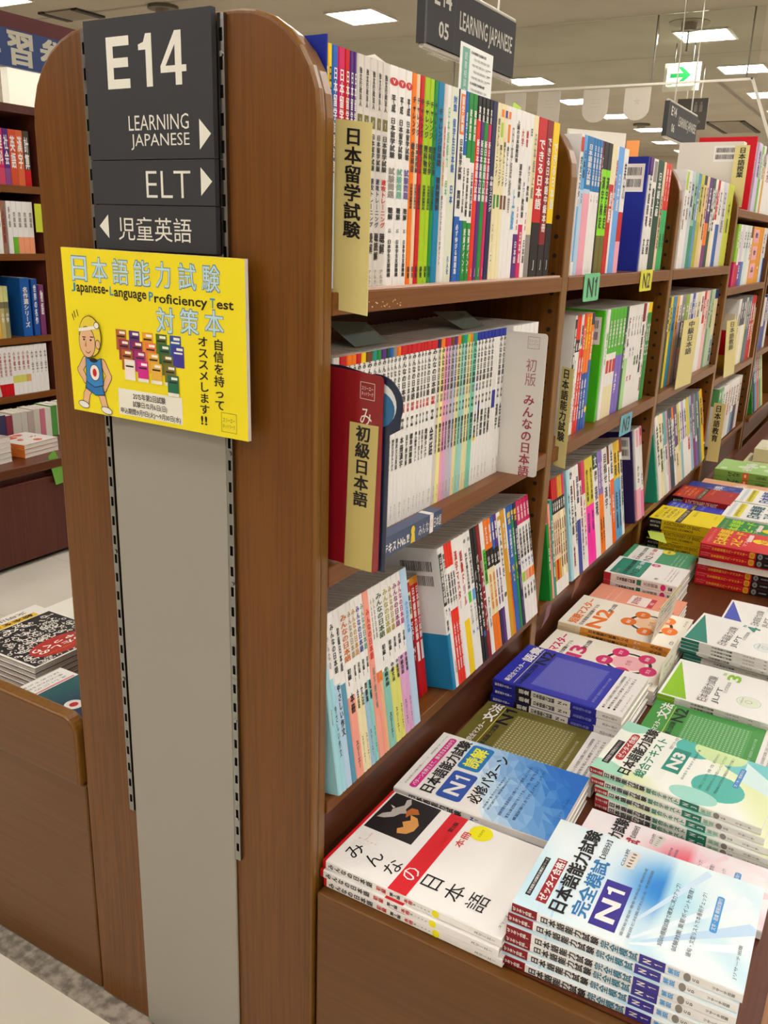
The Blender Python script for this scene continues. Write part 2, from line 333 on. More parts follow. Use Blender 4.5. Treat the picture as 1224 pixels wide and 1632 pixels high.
for k in range(5):
    for r in range(5):
        if (k == 4 and r > 1) or (k < 3 and r > 3): continue
        c = [['b46428', '963046', 'b4641e', 'f0e6da'], ['5a2882', '8c1e50', 'a8287c', 'd21e8c'], ['e49a18', 'e8783c', 'e0a828', 'e6b440'], ['50701c', '1c6438', '64641c', '78701e', '14684c'], ['1c5096', '3a3296']][k][r]
        x = .0845+k*.0217+r*.0042; y = .0905+r*.0115
        q.rect(fr, x, y, .0172, .0245, c, 1+r); q.rect(fr, x+.006, y+.002, .0095, .003, 'f4f0e8', 1.4+r); q.rect(fr, x+.002, y+.007, .013, .002, 'K' if k != 4 else 'W', 1.4+r); q.rect(fr, x, y+.0205, .0172, .004, 'efe9dc' if r > 2 else c, 1.4+r)
q.build('printed_book_covers', pb, PO)
# plain cartoon sportsman
q = MB(); SK = 'e8b890'; X, Y = .045, .118
def el(cx, cy, rx, ry, m, e, rot=0):
    q.ell(fr, cx, cy, rx+.0009, ry+.0009, 'K', e-.4, 20, rot); q.ell(fr, cx, cy, rx, ry, m, e, 20, rot)
def limb(pts, w, m, e):
    for (a, b), (c, d) in zip(pts, pts[1:]):
        L = math.hypot(c-a, d-b); nx, ny = -(d-b)/L, (c-a)/L
        for ww, mm, ee in ((w+.0009, 'K', e-.4), (w, m, e)): q.shape(fr, [(a+nx*ww, b+ny*ww), (c+nx*ww*.85, d+ny*ww*.85), (c-nx*ww*.85, d-ny*ww*.85), (a-nx*ww, b-ny*ww)], mm, ee)
    for a, b in pts: el(a, b, w*.95, w*.95, m, e)
limb([(.036, .164), (.0275, .176), (.025, .186)], .0052, SK, 2); limb([(.047, .166), (.055, .177), (.0585, .189)], .0052, SK, 2)
el(.0215, .1895, .009, .0038, 'W', 4, .15); el(.0615, .1925, .009, .0038, 'W', 4, .15)
limb([(.029, .133), (.0185, .146), (.027, .158)], .0045, SK, 2); limb([(.059, .134), (.0685, .150), (.059, .165)], .0045, SK, 2)
q.shape(fr, [(.029, .157), (.057, .160), (.061, .174), (.044, .176), (.026, .168)], 'K', 4.6); q.shape(fr, [(.030, .158), (.056, .161), (.0595, .173), (.044, .175), (.0275, .167)], '2274b8', 5)
q.shape(fr, [(.0305, .128), (.0385, .131), (.050, .131), (.058, .128), (.0595, .162), (.044, .166), (.029, .160)], 'K', 5.6)
q.shape(fr, [(.0315, .129), (.0385, .1325), (.050, .1325), (.057, .129), (.0585, .161), (.044, .165), (.030, .159)], '2a86cc', 6)
el(.0455, .147, .008, .0095, 'f0e8e0', 7.5); q.ell(fr, .0455, .147, .0035, .005, 'R', 8)
q.ell(fr, .0445, .132, .007, .0028, 'K', 7)
el(.0415, .103, .0185, .024, 'e8d03c', 8.5); el(.036, .1105, .0135, .0185, SK, 9.5); el(.0545, .112, .0035, .005, SK, 9.5)
for a, b, c_, d in ((.0285, .104, .006, .0012), (.042, .103, .006, .0012)): q.rect(fr, a, b, c_, d, 'K', 11)
q.ell(fr, .0315, .1075, .0018, .0012, 'K', 11); q.ell(fr, .043, .1075, .0018, .0012, 'K', 11); q.shape(fr, [(.035, .107), (.032, .1155), (.035, .1165)], 'b4805a', 11); q.ring(fr, .037, .119, .005, .0008, 'K', 11, 6, 20, 150)
q.shape(fr, [(.0225, .0945), (.0555, .089), (.056, .093), (.023, .0985)], 'f2efe6', 11); el(.0545, .089, .0038, .0035, 'f2efe6', 11.5)
for a, b in ((.0105, .078), (.0135, .0745), (.0185, .0725)): q.shape(fr, [(a, b), (a+.0012, b), (a+.0035, b+.008), (a+.0025, b+.008)], 'K', 2)
q.build('printed_cartoon_athlete', pb, PO)
# ---------------------------------------------------------------- display counters
def counter(name, label, x0, x1, y0, y1, zt, side):
    t = thing(name, label, 'display counter', ((x0+x1)/2, (y0+y1)/2, 0)); O = tuple(t.location)
    q = MB(); q.box((x0, y0, .007), (x1, y0+.02, zt-.0005), WOODC); bevel(q.build('end_panel', t, O), .0035, 3)
    q = MB(); q.box((x0, y0+.0275, zt-.022), (x1, y1, zt-.0005), WOODR); q.box((x0+.001, y0+.0205, zt-.022), (x1, y0+.0275, zt-.0005), WOODR); q.build('counter_top', t, O)
    xf = x1 if side > 0 else x0
    if side > 0: q = MB(); q.box((x1-.045, y0+.028, zt-.0004), (x1, y1, zt+.0006), WOODL); q.build('edge_trim', t, O)  # added pale strip: lit gloss of the counter top painted as colour
    y = y0+.021
    while y < y1-.1:
        q = MB(); a, b = sorted((xf-side*.02, xf)); q.box((a, y, .06), (b, min(y+.388, y1), zt-.03), WOODF); bevel(q.build('door', t, O), .002, 1); y += .393
    q = MB(); q.box((x0+.03, y0+.021, .007), (x1-.03, y1, .055), mat('2a1a10', .6)); q.build('plinth', t, O)
    return t, O
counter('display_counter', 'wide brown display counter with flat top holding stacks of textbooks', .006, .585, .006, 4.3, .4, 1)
lt, O = counter('display_counter', 'brown display counter with raised rounded end board, left of the bookcase end', -1.0, -.4235, .002, 3.2, .4, -1)
q = MB(); pts = [(-1.0, .4), (-.4275, .4)]+[(-.4275-.028+.028*math.cos(t), .517-.028+.028*math.sin(t)) for t in [math.radians(a) for a in range(0, 91, 15)]]+[(-1.0, .522)]
q.prism([(x, -.006, z) for x, z in pts], (0, .024, 0), WOODC, WOODE); bevel(q.build('end_board', lt, O), .005, 3)
import re
# ---------------------------------------------------------------- books
BK = {}
def parse_b(s):          # 'R.12,W' -> [(.12,'R'),(1,'W')]
    out = []
    for t in s.split(','):
        n = 6 if re.match('[0-9a-fA-F]{6}', t) else 1
        c = t[:n]; f = float(t[n:]) if len(t) > n else 1.0; out.append((f, c))
    return out
def book_mesh(w, h, d, bands, texts, front=None, back=None, extra=None, key=None):
    k = (round(w, 4), h, d, bands, texts, key)
    if k in BK: return BK[k]
    B = parse_b(bands); q = MB(); b = min(.0014, w*.3); t = .0007
    P = [(-d, 0), (-b, 0), (0, b), (0, w-b), (-b, w), (-d, w)]; I = [(-d, w-t), (-t-b*.5, w-t), (-t-b*.5, t), (-d, t)]
    z1 = h
    for f, c in B:
        z0 = h*(1-f)
        for (a, e) in zip(P, P[1:]): q.poly([(a[0], a[1], z0), (e[0], e[1], z0), (e[0], e[1], z1), (a[0], a[1], z1)], mat(c, .42, coat=.06, spec=.22))
        z1 = z0
    pm = mat('W', .6)
    for (a, e) in zip(I, I[1:]): q.poly([(a[0], a[1], 0), (e[0], e[1], 0), (e[0], e[1], h), (a[0], a[1], h)], pm)
    tm = mat(B[0][1], .5)
    for z, m in ((0, mat(B[-1][1], .5)), (h, tm)):
        q.poly([(x, y, z) for x, y in (P[0], P[1], I[2], I[3])], m); q.poly([(x, y, z) for x, y in (P[4], P[5], I[0], I[1])], m)
        q.poly([(x, y, z) for x, y in (P[1], P[2], P[3], P[4], I[1], I[2])], m)
    for i in (0, 5):
        j = 3 if i == 0 else 0; q.poly([(P[i][0], P[i][1], 0), (I[j][0], I[j][1], 0), (I[j][0], I[j][1], h), (P[i][0], P[i][1], h)], tm)
    sp = Fr((0, 0, h), (0, 1, 0), (0, 0, -1))
    if texts:
        for tx in texts.split(';'):
            p = tx.split(':'); m = PAL.get(p[0], p[0]); f0, f1 = map(float, p[1].split('-')); st = p[2]; wf = float(p[3]) if len(p) > 3 else .66
            if st == '#': q.rect(sp, w*(1-wf)/2, h*f0, w*wf, h*(f1-f0), m, 1)
            elif st == 'o': q.ell(sp, w/2, h*(f0+f1)/2, w*wf/2, h*(f1-f0)/2, m, 1, 14)
            else: q.vtext(sp, st, w*(1-wf)/2, h*f0, w*wf, h*(f1-f0), m, .03 if w > .0105 else .022 if w > .005 else .0, 2)
    if front: front(q, Fr((0, w, h), (-1, 0, 0), (0, 0, -1)), d, h)
    if back: back(q, Fr((-d, 0, h), (1, 0, 0), (0, 0, -1)), d, h)
    if extra: extra(q, sp, w, h)
    o = q.build('tmp'); cm = o.data; bpy.data.objects.remove(o)
    q = MB(); q.box((-d+.0015, t+.0001, .0015), (-t-b*.5-.0001, w-t-.0001, h-.0015), PAGE); o = q.build('tmp'); pm_ = o.data; bpy.data.objects.remove(o)
    BK[k] = (cm, pm_); return BK[k]
def put_book(meshes, mw, label, group=None, name='book', cat='book'):
    o = link(name, meshes[0]); o.matrix_world = mw; tag(o, label, cat, group)
    c = link('page_block', meshes[1], o); return o
ONES = 'zeroth first second third fourth fifth sixth seventh eighth ninth tenth eleventh twelfth thirteenth fourteenth fifteenth sixteenth seventeenth eighteenth nineteenth'.split()
def nth(n):
    if n < 20: return ONES[n]
    t, r = divmod(n, 10); T = ['', '', 'twent', 'thirt', 'fort', 'fift', 'sixt'][t]
    return T+'ieth' if r == 0 else T+'y-'+ONES[r]
CN = dict(W='white', w='off-white', C='cream', K='black', R='red', r='dark red', O='orange', Y='yellow', L='lime green', G='green', g='dark green', T='teal', B='blue', b='sky blue', N='navy', P='purple', v='lavender', M='crimson', p='pink', s='salmon', y='pale yellow', c='pale aqua', m='mint', o='ochre', e='beige', a='grey', z='olive', q='pale blue', h='hot pink', x='brown', u='cobalt blue', k='charcoal', l='bright green', J='cream', D='slate', H='scarlet', j='straw')
def cname(c):
    if c in CN: return CN[c]
    r = [int(c[i:i+2], 16) for i in (0, 2, 4)]
    return CN[min(CN, key=lambda k: sum((r[j]-int(PAL[k][2*j:2*j+2], 16))**2 for j in range(3)))]
def look(bands, texts, w):
    B = parse_b(bands); th = 'thin ' if w < .006 else 'thick ' if w > .018 else ''
    if len(B) == 1:
        s = cname(B[0][1])
        tc = [t[0] for t in (texts or '').split(';') if t and t[1] == ':' and t[0] in CN and t[0] != B[0][1]]
        tc = [c for c in tc]
        return f'{th}{s} book' + (f' with {CN[tc[0]]} lettering' if tc else '')
    if len(B) == 2:
        if B[0][0] <= .2: return f'{th}{cname(B[1][1])} book with {cname(B[0][1])} top band'
        return f'{th}book, {cname(B[0][1])} above and {cname(B[1][1])} below'
    return f'book banded {cname(B[0][1])}, {cname(B[1][1])} and {cname(B[2][1])}'
def barcode(q, fr, d, h):
    x0 = d*.56; q.rect(fr, x0, h*.06, d*.40, h*.24, 'eeeae6', 1)
    rr = random.Random(3)
    for r in (.09, .19):
        x = x0+d*.03
        while x < x0+d*.36: ww = rr.choice((.0006, .001, .0016)); q.rect(fr, x, h*r, ww, h*.07, 'K', 2); x += ww+rr.choice((.0007, .0012))
TOT = [0]
def row(text, xs, z, h, d, phrase, group, tilt=0.0, name='book', lean=0.0, dy=0.0):
    """one shelf row: each line 'y|bands|texts|opts'; widths come from the next line's y"""
    L = [l.split('|') for l in text.strip().split('\n')]; n = 0
    lo, hi = ([(a, b) for a, b in YS if b > float(L[0][0])]+[(0, 9)])[0] if xs > -1 else (0, 9)
    for i, l in enumerate(L[:-1]):
        y0 = max(float(l[0])+dy, lo+.0006); bands = l[1]
        if bands == '-': continue
        opts = dict(p.split('=') for p in l[3].split(',')) if len(l) > 3 and l[3] else {}
        w = float(opts.get('w', min(float(L[i+1][0])+dy, hi-.0008)-y0-.0004)); hh = float(opts.get('h', h)); yaw = float(opts.get('yaw', 0)); xo = float(opts.get('xo', 0)); dd = float(opts.get('d', d)); ln = float(opts.get('lean', lean))
        w = max(w, .0025); tx = l[2] if len(l) > 2 else ''
        n += 1; TOT[0] += 1
        bk = barcode if 'bc' in opts else None
        me = book_mesh(w, hh, dd, bands, tx, back=bk, key='bc' if bk else None)
        R = Matrix.Translation((xs+xo*math.cos(tilt), y0, z+.0003+xo*math.sin(-tilt)*0))
        if tilt: R = R @ Matrix.Rotation(tilt, 4, 'Y')
        if yaw: R = R @ Matrix.Translation((0, w, 0)) @ Matrix.Rotation(math.radians(yaw), 4, 'Z') @ Matrix.Translation((0, -w, 0))
        if ln: R = R @ Matrix.Rotation(math.radians(ln), 4, 'X')
        lk = opts.get('look') or look(bands, tx, w)
        put_book(me, R, f'{lk}, {phrase}' if 'look' in opts else f'{lk}, {nth(n)} from left, {phrase}', group, name)
S8 = math.radians(-8.7)
S1 = 'K:.05-.21:独立行政法人:.4;z:.24-.29:#:.7;W:.25-.285:1:.4;K:.31-.47:日本留学試験:.72;'
S2 = 'N:.50-.72:速攻トレーニング:.74;'
AL = 'a:.91-.98:アルク:.5'
E5 = 'R:.05-.085:o:1.0;W:.055-.08:V:.6;K:.12-.2:平成:.5;K:.22-.40:日本留学試験:.6;'
E6 = 'K:.62-.68:聴解:.6;K:.72-.74:CD:.6;K:.77-.95:日本学生支援機構:.45'
CH = 'K:.10-.28:チャレンジ:.75;K:.31-.45:%s:.8;K:.5-.62:日本留学試験対応:.6;K:.9-.96:国書:.5'
KZ = 'W:.05-.13:実践:.5;W:.22-.55:新日本語能力試験:.72;W:.92-.97:J:.5'
row('''0.0292|u|W:.1-.5:日本語|h=.252
0.0373|Y|K:.08-.5:日本留学試験:.6|
0.0453|B.5,q|W:.08-.5:日本留学試験対策:.7|
0.0562|M.5,p|W:.08-.5:日本留学試験対策:.7|
0.0692|R.5,p|W:.08-.5:日本留学試験対策:.7|
0.0789|P.5,v|W:.08-.5:日本留学試験対策:.7|
0.0863|P.5,v|W:.08-.5:日本留学試験対策:.7|
0.0925|w|'''+S1+S2+AL+'''
0.1068|w|'''+S1+S2+'K:.74-.84:数学:.7;K:.86-.9:1:.5;'+AL+'''
0.1199|w|'''+S1+S2+'K:.74-.84:読解:.8;'+AL+'''
0.1342|w|'''+S1+S2+'K:.74-.87:聴読解:.8;'+AL+'''
0.1460|w|'''+S1+'R:.50-.72:速攻トレーニング:.74;K:.74-.84:聴解:.8;'+AL+'''
0.1612|W|'''+E5+'a:.44-.58:試験問題:.75;'+E6+'''
0.1812|W|'''+E5+'6ab49c:.44-.58:試験問題:.75;'+E6+'''
0.1988|W|'''+E5+'5a4696:.44-.58:試験問題:.75;'+E6+'''
0.2147|O|'''+CH%'総合科目'+'''
0.2263|e|'''+CH%'日本語読解'+'''
0.2349|R|'''+CH%'数学コース'+'''
0.2469|L|'''+CH%'理科物理'+'''
0.2599|L|'''+CH%'理科化学'+'''
0.2715|G|'''+CH%'理科生物'+'''
0.2816|007fae|K:.12-.4:チャレンジ日本語:.7;K:.45-.62:聴解聴読解:.6
0.2988|w|M:.2-.35:留学試験:.5;o:.36-.5:対策:.6;K:.54-.9:実力アップする15のポイント:.6
0.3075|W|6abe7a:.1-.4:日本語能力:.6;6abe7a:.46-.54:日本:.7
0.3182|dfe4d2|B:.04-.12:対策:.5;B:.15-.42:留学生日本語:.45;B:.48-.58:日本:.45;B:.85-.95:凡人社:.3
0.3401|N|
0.3438|W.64,B|O:.02-.22:#:.8;W:.03-.21:留学試験:.5;K:.24-.45:日本留学試験:.6;K:.5-.6:問題:.6;W:.68-.95:必ず伸びる問題集:.5
0.3607|B.32,W.66,B|W:.1-.25:留学生:.5;K:.38-.62:日本留学試験:.5
0.3703|G.33,W.66,G|W:.08-.24:読解問題:.5;K:.38-.64:日本留学試験:.5;W:.7-.95:読解ポイント:.5
0.3840|G.35,W.67,G|W:.08-.24:聴解問題:.5;K:.4-.64:日本留学試験:.5;W:.7-.95:聴解ポイント:.5
0.3979|K.12,H|'''+KZ+'''
0.4113|K.12,P|'''+KZ+'''
0.4235|K.12,G|'''+KZ+'''
0.4371|K.13,M|'''+KZ+'''
0.4478|N|W:.4-.6:中級リスニング:.6
0.4652|C|K:.08-.4:読むトレーニング:.6;G:.5-.58:#:.6;a:.66-.95:スリーエー:.5
0.4763|C|O:.03-.07:#:.7;L:.1-.18:#:.6;K:.22-.45:耳トレーニング:.6;G:.5-.57:#:.6
0.4898|C|P:.03-.07:#:.7;K:.2-.45:話すトレーニング:.6;x:.5-.58:#:.7
0.5024|W|O:.03-.07:#:.7;O:.1-.2:#:.7;K:.22-.45:読むトレーニング:.6;x:.5-.58:#:.7
0.5146|W|a:.1-.6:日本語教育:.5
0.5331|W.8,W|K:.06-.30:上級の日本語教科書:.6;b:.45-.7:上級:.6
0.5523|W.72,P|R:.1-.2:大学:.5;K:.3-.5:漢字教科書:.6;R:.55-.7:5000:.6;W:.76-.9:日本語:.5
0.5713|W.66,M|R:.1-.2:練習:.5;P:.4-.5:タワー:.5;K:.5-.62:教科書:.6;W:.7-.9:日本語:.5
0.5884|W|K:.08-.13:日:.5;K:.3-.4:タワー:.5;K:.42-.52:教科書:.6;R:.58-.7:700:.6;K:.75-.9:日本語:.5
0.6047|C.72,a|a:.1-.5:日本語上級:.5
0.6247|R.64,K|W:.12-.56:できる日本語:.72;W:.88-.95:J:.5
0.6619|r.78,K|W:.1-.7:できる日本語中級本冊:.6;W:.88-.95:J:.5
0.6905|Y.64,K|W:.12-.55:できる日本語:.6;W:.88-.95:J:.5
0.7186|END
''', -.012, 1.164, .2445, .178, "near bay's top shelf", 'books on the top shelf of the nearest bay')
MN = 'K:.045-.31:みんなの日本語:.7;%s:.32-.37:初級:.6;K:.40-.46:第2版:.5;K:.50-.68:%s:.6;a:.88-.97:スリーエー:.4'
def mn(t, c='a'): return MN % (c, t)
row('''0.0662|w.05,W|
0.0806|R.05,W|'''+mn('翻訳文法')+'''
0.0961|O.05,W|'''+mn('文法解説')+'''
0.1073|O.05,W|'''+mn('英語版')+'''
0.1175|R.05,W|'''+mn('中国語版')+'''
0.1291|Y.05,W|'''+mn('韓国語版')+'''
0.1397|x.05,W|'''+mn('タイ語版')+'''
0.1551|T.05,W|'''+mn('翻訳文法ロシア')+'''
0.1657|G.05,W|'''+mn('翻訳文法フランス')+'''
0.1763|P.05,W|'''+mn('翻訳文法ドイツ')+'''
0.1888|g.05,W|'''+mn('翻訳文法ベトナム')+'''
0.1974|B.05,W|'''+mn('翻訳文法スペイン')+'''
0.2059|a.05,W|'''+mn('翻訳文法ポルトガル')+'''
0.2166|O.05,W|'''+mn('翻訳文法英語')+'''
0.2268|R.05,W|'''+mn('本冊漢字','R')+'''
0.2437|R.05,W|'''+mn('漢字練習帳','R')+'''
0.2542|R.05,W|'''+mn('標準問題集','R')+'''
0.2692|R.05,W|'''+mn('導入練習イラスト','R')+'''
0.2809|R.05,W|'''+mn('書いて覚える','R')+'''
0.2897|R.05,W|'''+mn('初級で読める','R')+'''
0.2986|R.05,W|'''+mn('聴解タスク','R')+'''
0.3119|R.05,W|'''+mn('会話','R')+'''
0.3312|N.05,w|'''+mn('教え方手引き')+'''
0.3420|O.05,y|'''+mn('翻訳文法中国')+'''
0.3542|R.05,p|'''+mn('翻訳文法韓国')+'''
0.3633|M.05,dcaad8|'''+mn('翻訳文法英語')+'''
0.3727|x.05,c8bcc8|'''+mn('翻訳文法タイ')+'''
0.3854|P.05,c0c4e0|'''+mn('翻訳文法独')+'''
0.3949|O.05,ecdca8|'''+mn('翻訳文法西')+'''
0.4065|G.05,9cd8be|'''+mn('翻訳文法仏')+'''
0.4162|T.05,a4d4d4|'''+mn('翻訳文法葡')+'''
0.4281|L.05,e6e0b0|'''+mn('翻訳文法露')+'''
0.4382|O.05,e6dcac|'''+mn('翻訳文法越')+'''
0.4468|T.05,7ed0b8|'''+mn('翻訳文法伊')+'''
0.4632|u.05,W|'''+mn('本冊','u')+';Y:.66-.70:o:.9'+'''
0.4748|u.05,W|'''+mn('翻訳文法')+';u:.44-.56:#:.5'+'''
0.4857|u.05,W|'''+mn('標準問題')+'''
0.5010|u.05,W|'''+mn('文型練習')+'''
0.5144|u.05,W|'''+mn('聴解')+'''
0.5266|u.05,W|u:.4-.52:#:.7
0.5454|u.05,W|'''+mn('漢字')+'''
0.5606|u.05,W|'''+mn('会話')+'''
0.5734|-
0.6023|W|K:.1-.4:日本語初級:.5
0.6185|W|K:.1-.4:日本語初級:.5
0.6350|W|K:.1-.4:日本語初級:.5
0.6547|W|K:.1-.4:日本語中級:.5
0.6747|W|K:.1-.4:日本語中級:.5
0.6952|W|K:.1-.4:日本語中級:.5
0.7162|END
''', -.02, .8455, .2425, .178, "near bay's middle shelf", 'books on the middle shelf of the nearest bay')
MB_ = '%s:.05-.32:みんなの日本語:.85;K:.36-.46:初級Ⅰ:.5;K:.5-.62:%s:.55;K:.78-.95:スリーエー:.4'
def mb(c, t): return MB_ % (c, t)
row('''0.0469|c|a:.5-.6:初級:.2|w=.010,h=.244,look=aqua book turned so its back cover shows
0.0565|W.35,c|a:.1-.3:みんなの:.5;N:.5-.8:やさしい作文:.5
0.0664|W.4,q|K:.06-.34:みんなの日本語:.6;K:.4-.7:やさしい作文:.6
0.0802|W.42,5a96b4|K:.1-.35:初級日本語:.5
0.0917|W.52,s|'''+mb('d0701c','本冊')+'''
0.1102|W.55,C|'''+mb('a08c50','会話')+'''
0.1195|W.55,C|'''+mb('d0901c','文法')+'''
0.1302|W.55,9cc4dc|'''+mb('u','問題集')+'''
0.1413|W.5,8ed0cc|'''+mb('3c9c84','聴解')+'''
0.1511|s|R:.1-.4:みんなの日本語:.6;a:.45-.7:漢字練習帳:.4
0.1660|W.5,s|a:.06-.3:みんなの日本語:.6;O:.5-.56:#:.8
0.1723|W.5,e8b890|a:.06-.3:みんなの日本語:.6;O:.5-.56:#:.8
0.1805|W.52,8cc8ba|'''+mb('3c5a32','中級本冊')+'''
0.1994|W.54,dede78|'''+mb('a8a01c','中級文法')+'''
0.2153|W.54,dede78|'''+mb('b4901c','中級問題')+'''
0.2268|W.50,dca8d2|'''+mb('901c64','中級会話')+'''
0.2417|W.50,dca8d2|'''+mb('b01c78','中級聴解')+'''
0.2528|q|b:.2-.4:みんなの日本語:.5
0.2722|END
''', .012, .5245, .2445, .175, "near bay's lowest shelf", 'books on the lowest shelf of the nearest bay', S8)
row('''.3335|C.32,r|R:.02-.1:#:.7;K:.12-.28:新完全:.6;W:.34-.5:マスター:.7;W:.55-.68:N1:.9
.3470|d8902c.06,R|W:.08-.52:日本語能力試験:.72;W:.54-.70:#:.6
.3595|d8902c.06,R|W:.08-.52:日本語能力試験:.72;W:.54-.70:#:.6
.3713|END
''', -.028, .5172, .200, .148, "near bay's lowest shelf, red part", 'books on the lowest shelf of the nearest bay', S8)
row('''0.3706|W.60,2282b4|K:.04-.40:#:.95;W:.06-.38:日本語能力試験:.7;K:.42-.47:N1:.7;K:.5-.58:読解:.6|w=.0105,bc=1,look=white and teal book showing its barcoded back
0.3812|W|K:.05-.4:実力アップ日本語:.7;K:.42-.5:N1:.7;a:.8-.9:出版:.4
0.3919|H.16,W.46,H|K:.2-.42:短期集中:.7;W:.55-.9:合格問題:.5
0.4018|H.16,W.46,H|K:.2-.42:短期集中:.7;W:.55-.9:合格問題:.5
0.4106|H.16,W.46,H|K:.2-.42:短期集中:.7;W:.55-.9:合格問題:.5
0.4184|W|R:.08-.5:漢字マスター:.6
0.4353|W.60,Y|R:.1-.5:語彙ドリル:.5
0.4551|W|K:.04-.07:ⓔ:.6;K:.14-.4:耳から覚える日本語:.6;l:.42-.5:#:.7;K:.52-.66:トレーニング:.6;B:.7-.74:N:.7
0.4702|W|K:.04-.07:ⓔ:.6;K:.12-.38:耳から覚える日本語:.6;b:.42-.5:#:.7;K:.52-.66:トレーニング:.6;B:.7-.74:N:.7
0.4858|K|W:.3-.8:パターン学習:.6
0.4967|K|W:.2-.75:パターンでわかる:.6;B:.78-.82:#:.6
0.5100|r|W:.25-.8:リスニング:.6
0.5240|W|l:.2-.46:#:.8;K:.22-.44:日本語:.5;K:.55-.8:ドリル:.5
0.5393|O.22,K.36,C.72,O|W:.04-.18:文法:.5;W:.27-.34:日本:.6;O:.4-.68:能力試験:.5
0.5548|O.22,K.36,C.72,O|W:.04-.18:読解:.5;W:.27-.34:日本:.6;O:.4-.68:能力試験:.5
0.5696|B.24,K.37,W.72,N|W:.04-.18:語彙:.5;W:.28-.35:日本:.6;P:.4-.68:能力試験:.5
0.5813|P.24,K.37,W.72,P|W:.04-.18:聴解:.5;W:.28-.35:日本:.6;P:.4-.68:能力試験:.5
0.5948|W|o:.03-.06:#:.8;K:.1-.5:どんなとき:.6;z:.62-.66:o:.7
0.6113|o|W:.1-.3:使う日本語:.5
0.6301|W.5,O|R:.3-.8:表現文型:.5
0.6366|B|Y:.04-.14:総ま:.8;W:.18-.4:日本語総まとめ:.5;Y:.45-.6:N2:.7
0.6567|B.12,G|Y:.04-.12:総ま:.8;W:.18-.4:日本語総まとめ:.5;Y:.45-.6:N2:.7
0.6684|N|Y:.04-.14:総ま:.8;W:.2-.5:日本語総まとめ:.6;v:.55-.9:N1:.6
0.6833|M.19,W|W:.04-.16:短期:.5;K:.22-.46:日本語能力試験:.7;u:.48-.56:N1:.8;L:.58-.66:#:.85;K:.7-.8:予想:.5
0.7001|M.19,W|W:.04-.16:短期:.5;K:.22-.46:日本語能力試験:.7;u:.48-.56:N1:.8;s:.58-.66:#:.85;K:.7-.8:予想:.5
0.7151|M.19,W|W:.04-.16:短期:.5;K:.22-.46:日本語能力試験:.7;u:.48-.56:N2:.8;O:.58-.66:#:.85;K:.7-.8:予想:.5
0.7304|M.19,W|W:.04-.16:短期:.5;K:.22-.46:日本語能力試験:.7;u:.48-.56:N3:.8;O:.58-.66:#:.85;K:.7-.8:予想:.5
0.7458|END
''', .012, .5245, .2425, .172, "near bay's lowest shelf, right part", 'books on the lowest shelf of the nearest bay', S8, lean=3.2, dy=.0137)
# second bay
row('''0.8393|W|R:.02-.12:#:.95;K:.15-.5:完全マスター:.7;b:.5-.9:#:.6
0.8553|b.38,q|K:.1-.3:日本語:.5;K:.4-.48:23:.7
0.8748|1c78be.37,q.4,p|W:.05-.34:日本語能力試験:.6
0.9115|1c78be.38,W|W:.05-.34:日本語能力試験:.6;K:.4-.46:10:.7
0.9287|1c78be.38,W|W:.05-.34:日本語能力試験:.6;K:.4-.46:11:.7
0.9454|1c78be.38,W|W:.05-.34:日本語能力試験:.6;K:.4-.46:12:.7
0.9648|r.3,K|W:.1-.3:文型:.6
0.9734|K.2,8ce61e.7,z|K:.25-.65:漢字検定:.7
1.0005|K.2,8ce61e.7,z|K:.25-.65:漢字検定:.7
1.0266|C.3,R|W:.35-.6:読解:.6
1.0559|W|R:.1-.5:語彙力:.6
1.0692|6aaaf0|W:.2-.5:日本語:.4
1.1064|W.5,R.74,p|K:.1-.4:実力:.5
1.1379|-
1.2891|1c2e96||w=.012,d=.15,bc=1,look=dark blue book turned so its barcoded back cover shows
1.3101|P.15,W|K:.1-.6:日本語表現:.6;K:.7-.85:文法:.6
1.3390|W|a:.02-.2:#:.7;K:.25-.6:敬語表現:.5;K:.7-.85:文型:.6
1.3775|g|W:.1-.5:日本語上級:.5
1.4306|e|r:.3-.8:日本語文法:.6
1.4530|e03c32.43,3cb46e|W:.05-.35:語彙ドリル:.4;K:.65-.8:漢字:.4
1.4799|e03c32.43,3cb46e|W:.05-.35:語彙ドリル:.4;K:.65-.8:漢字:.4
1.5044|END
''', -.015, 1.164, .2425, .178, "second bay's top shelf", 'books on the top shelf of the second bay')
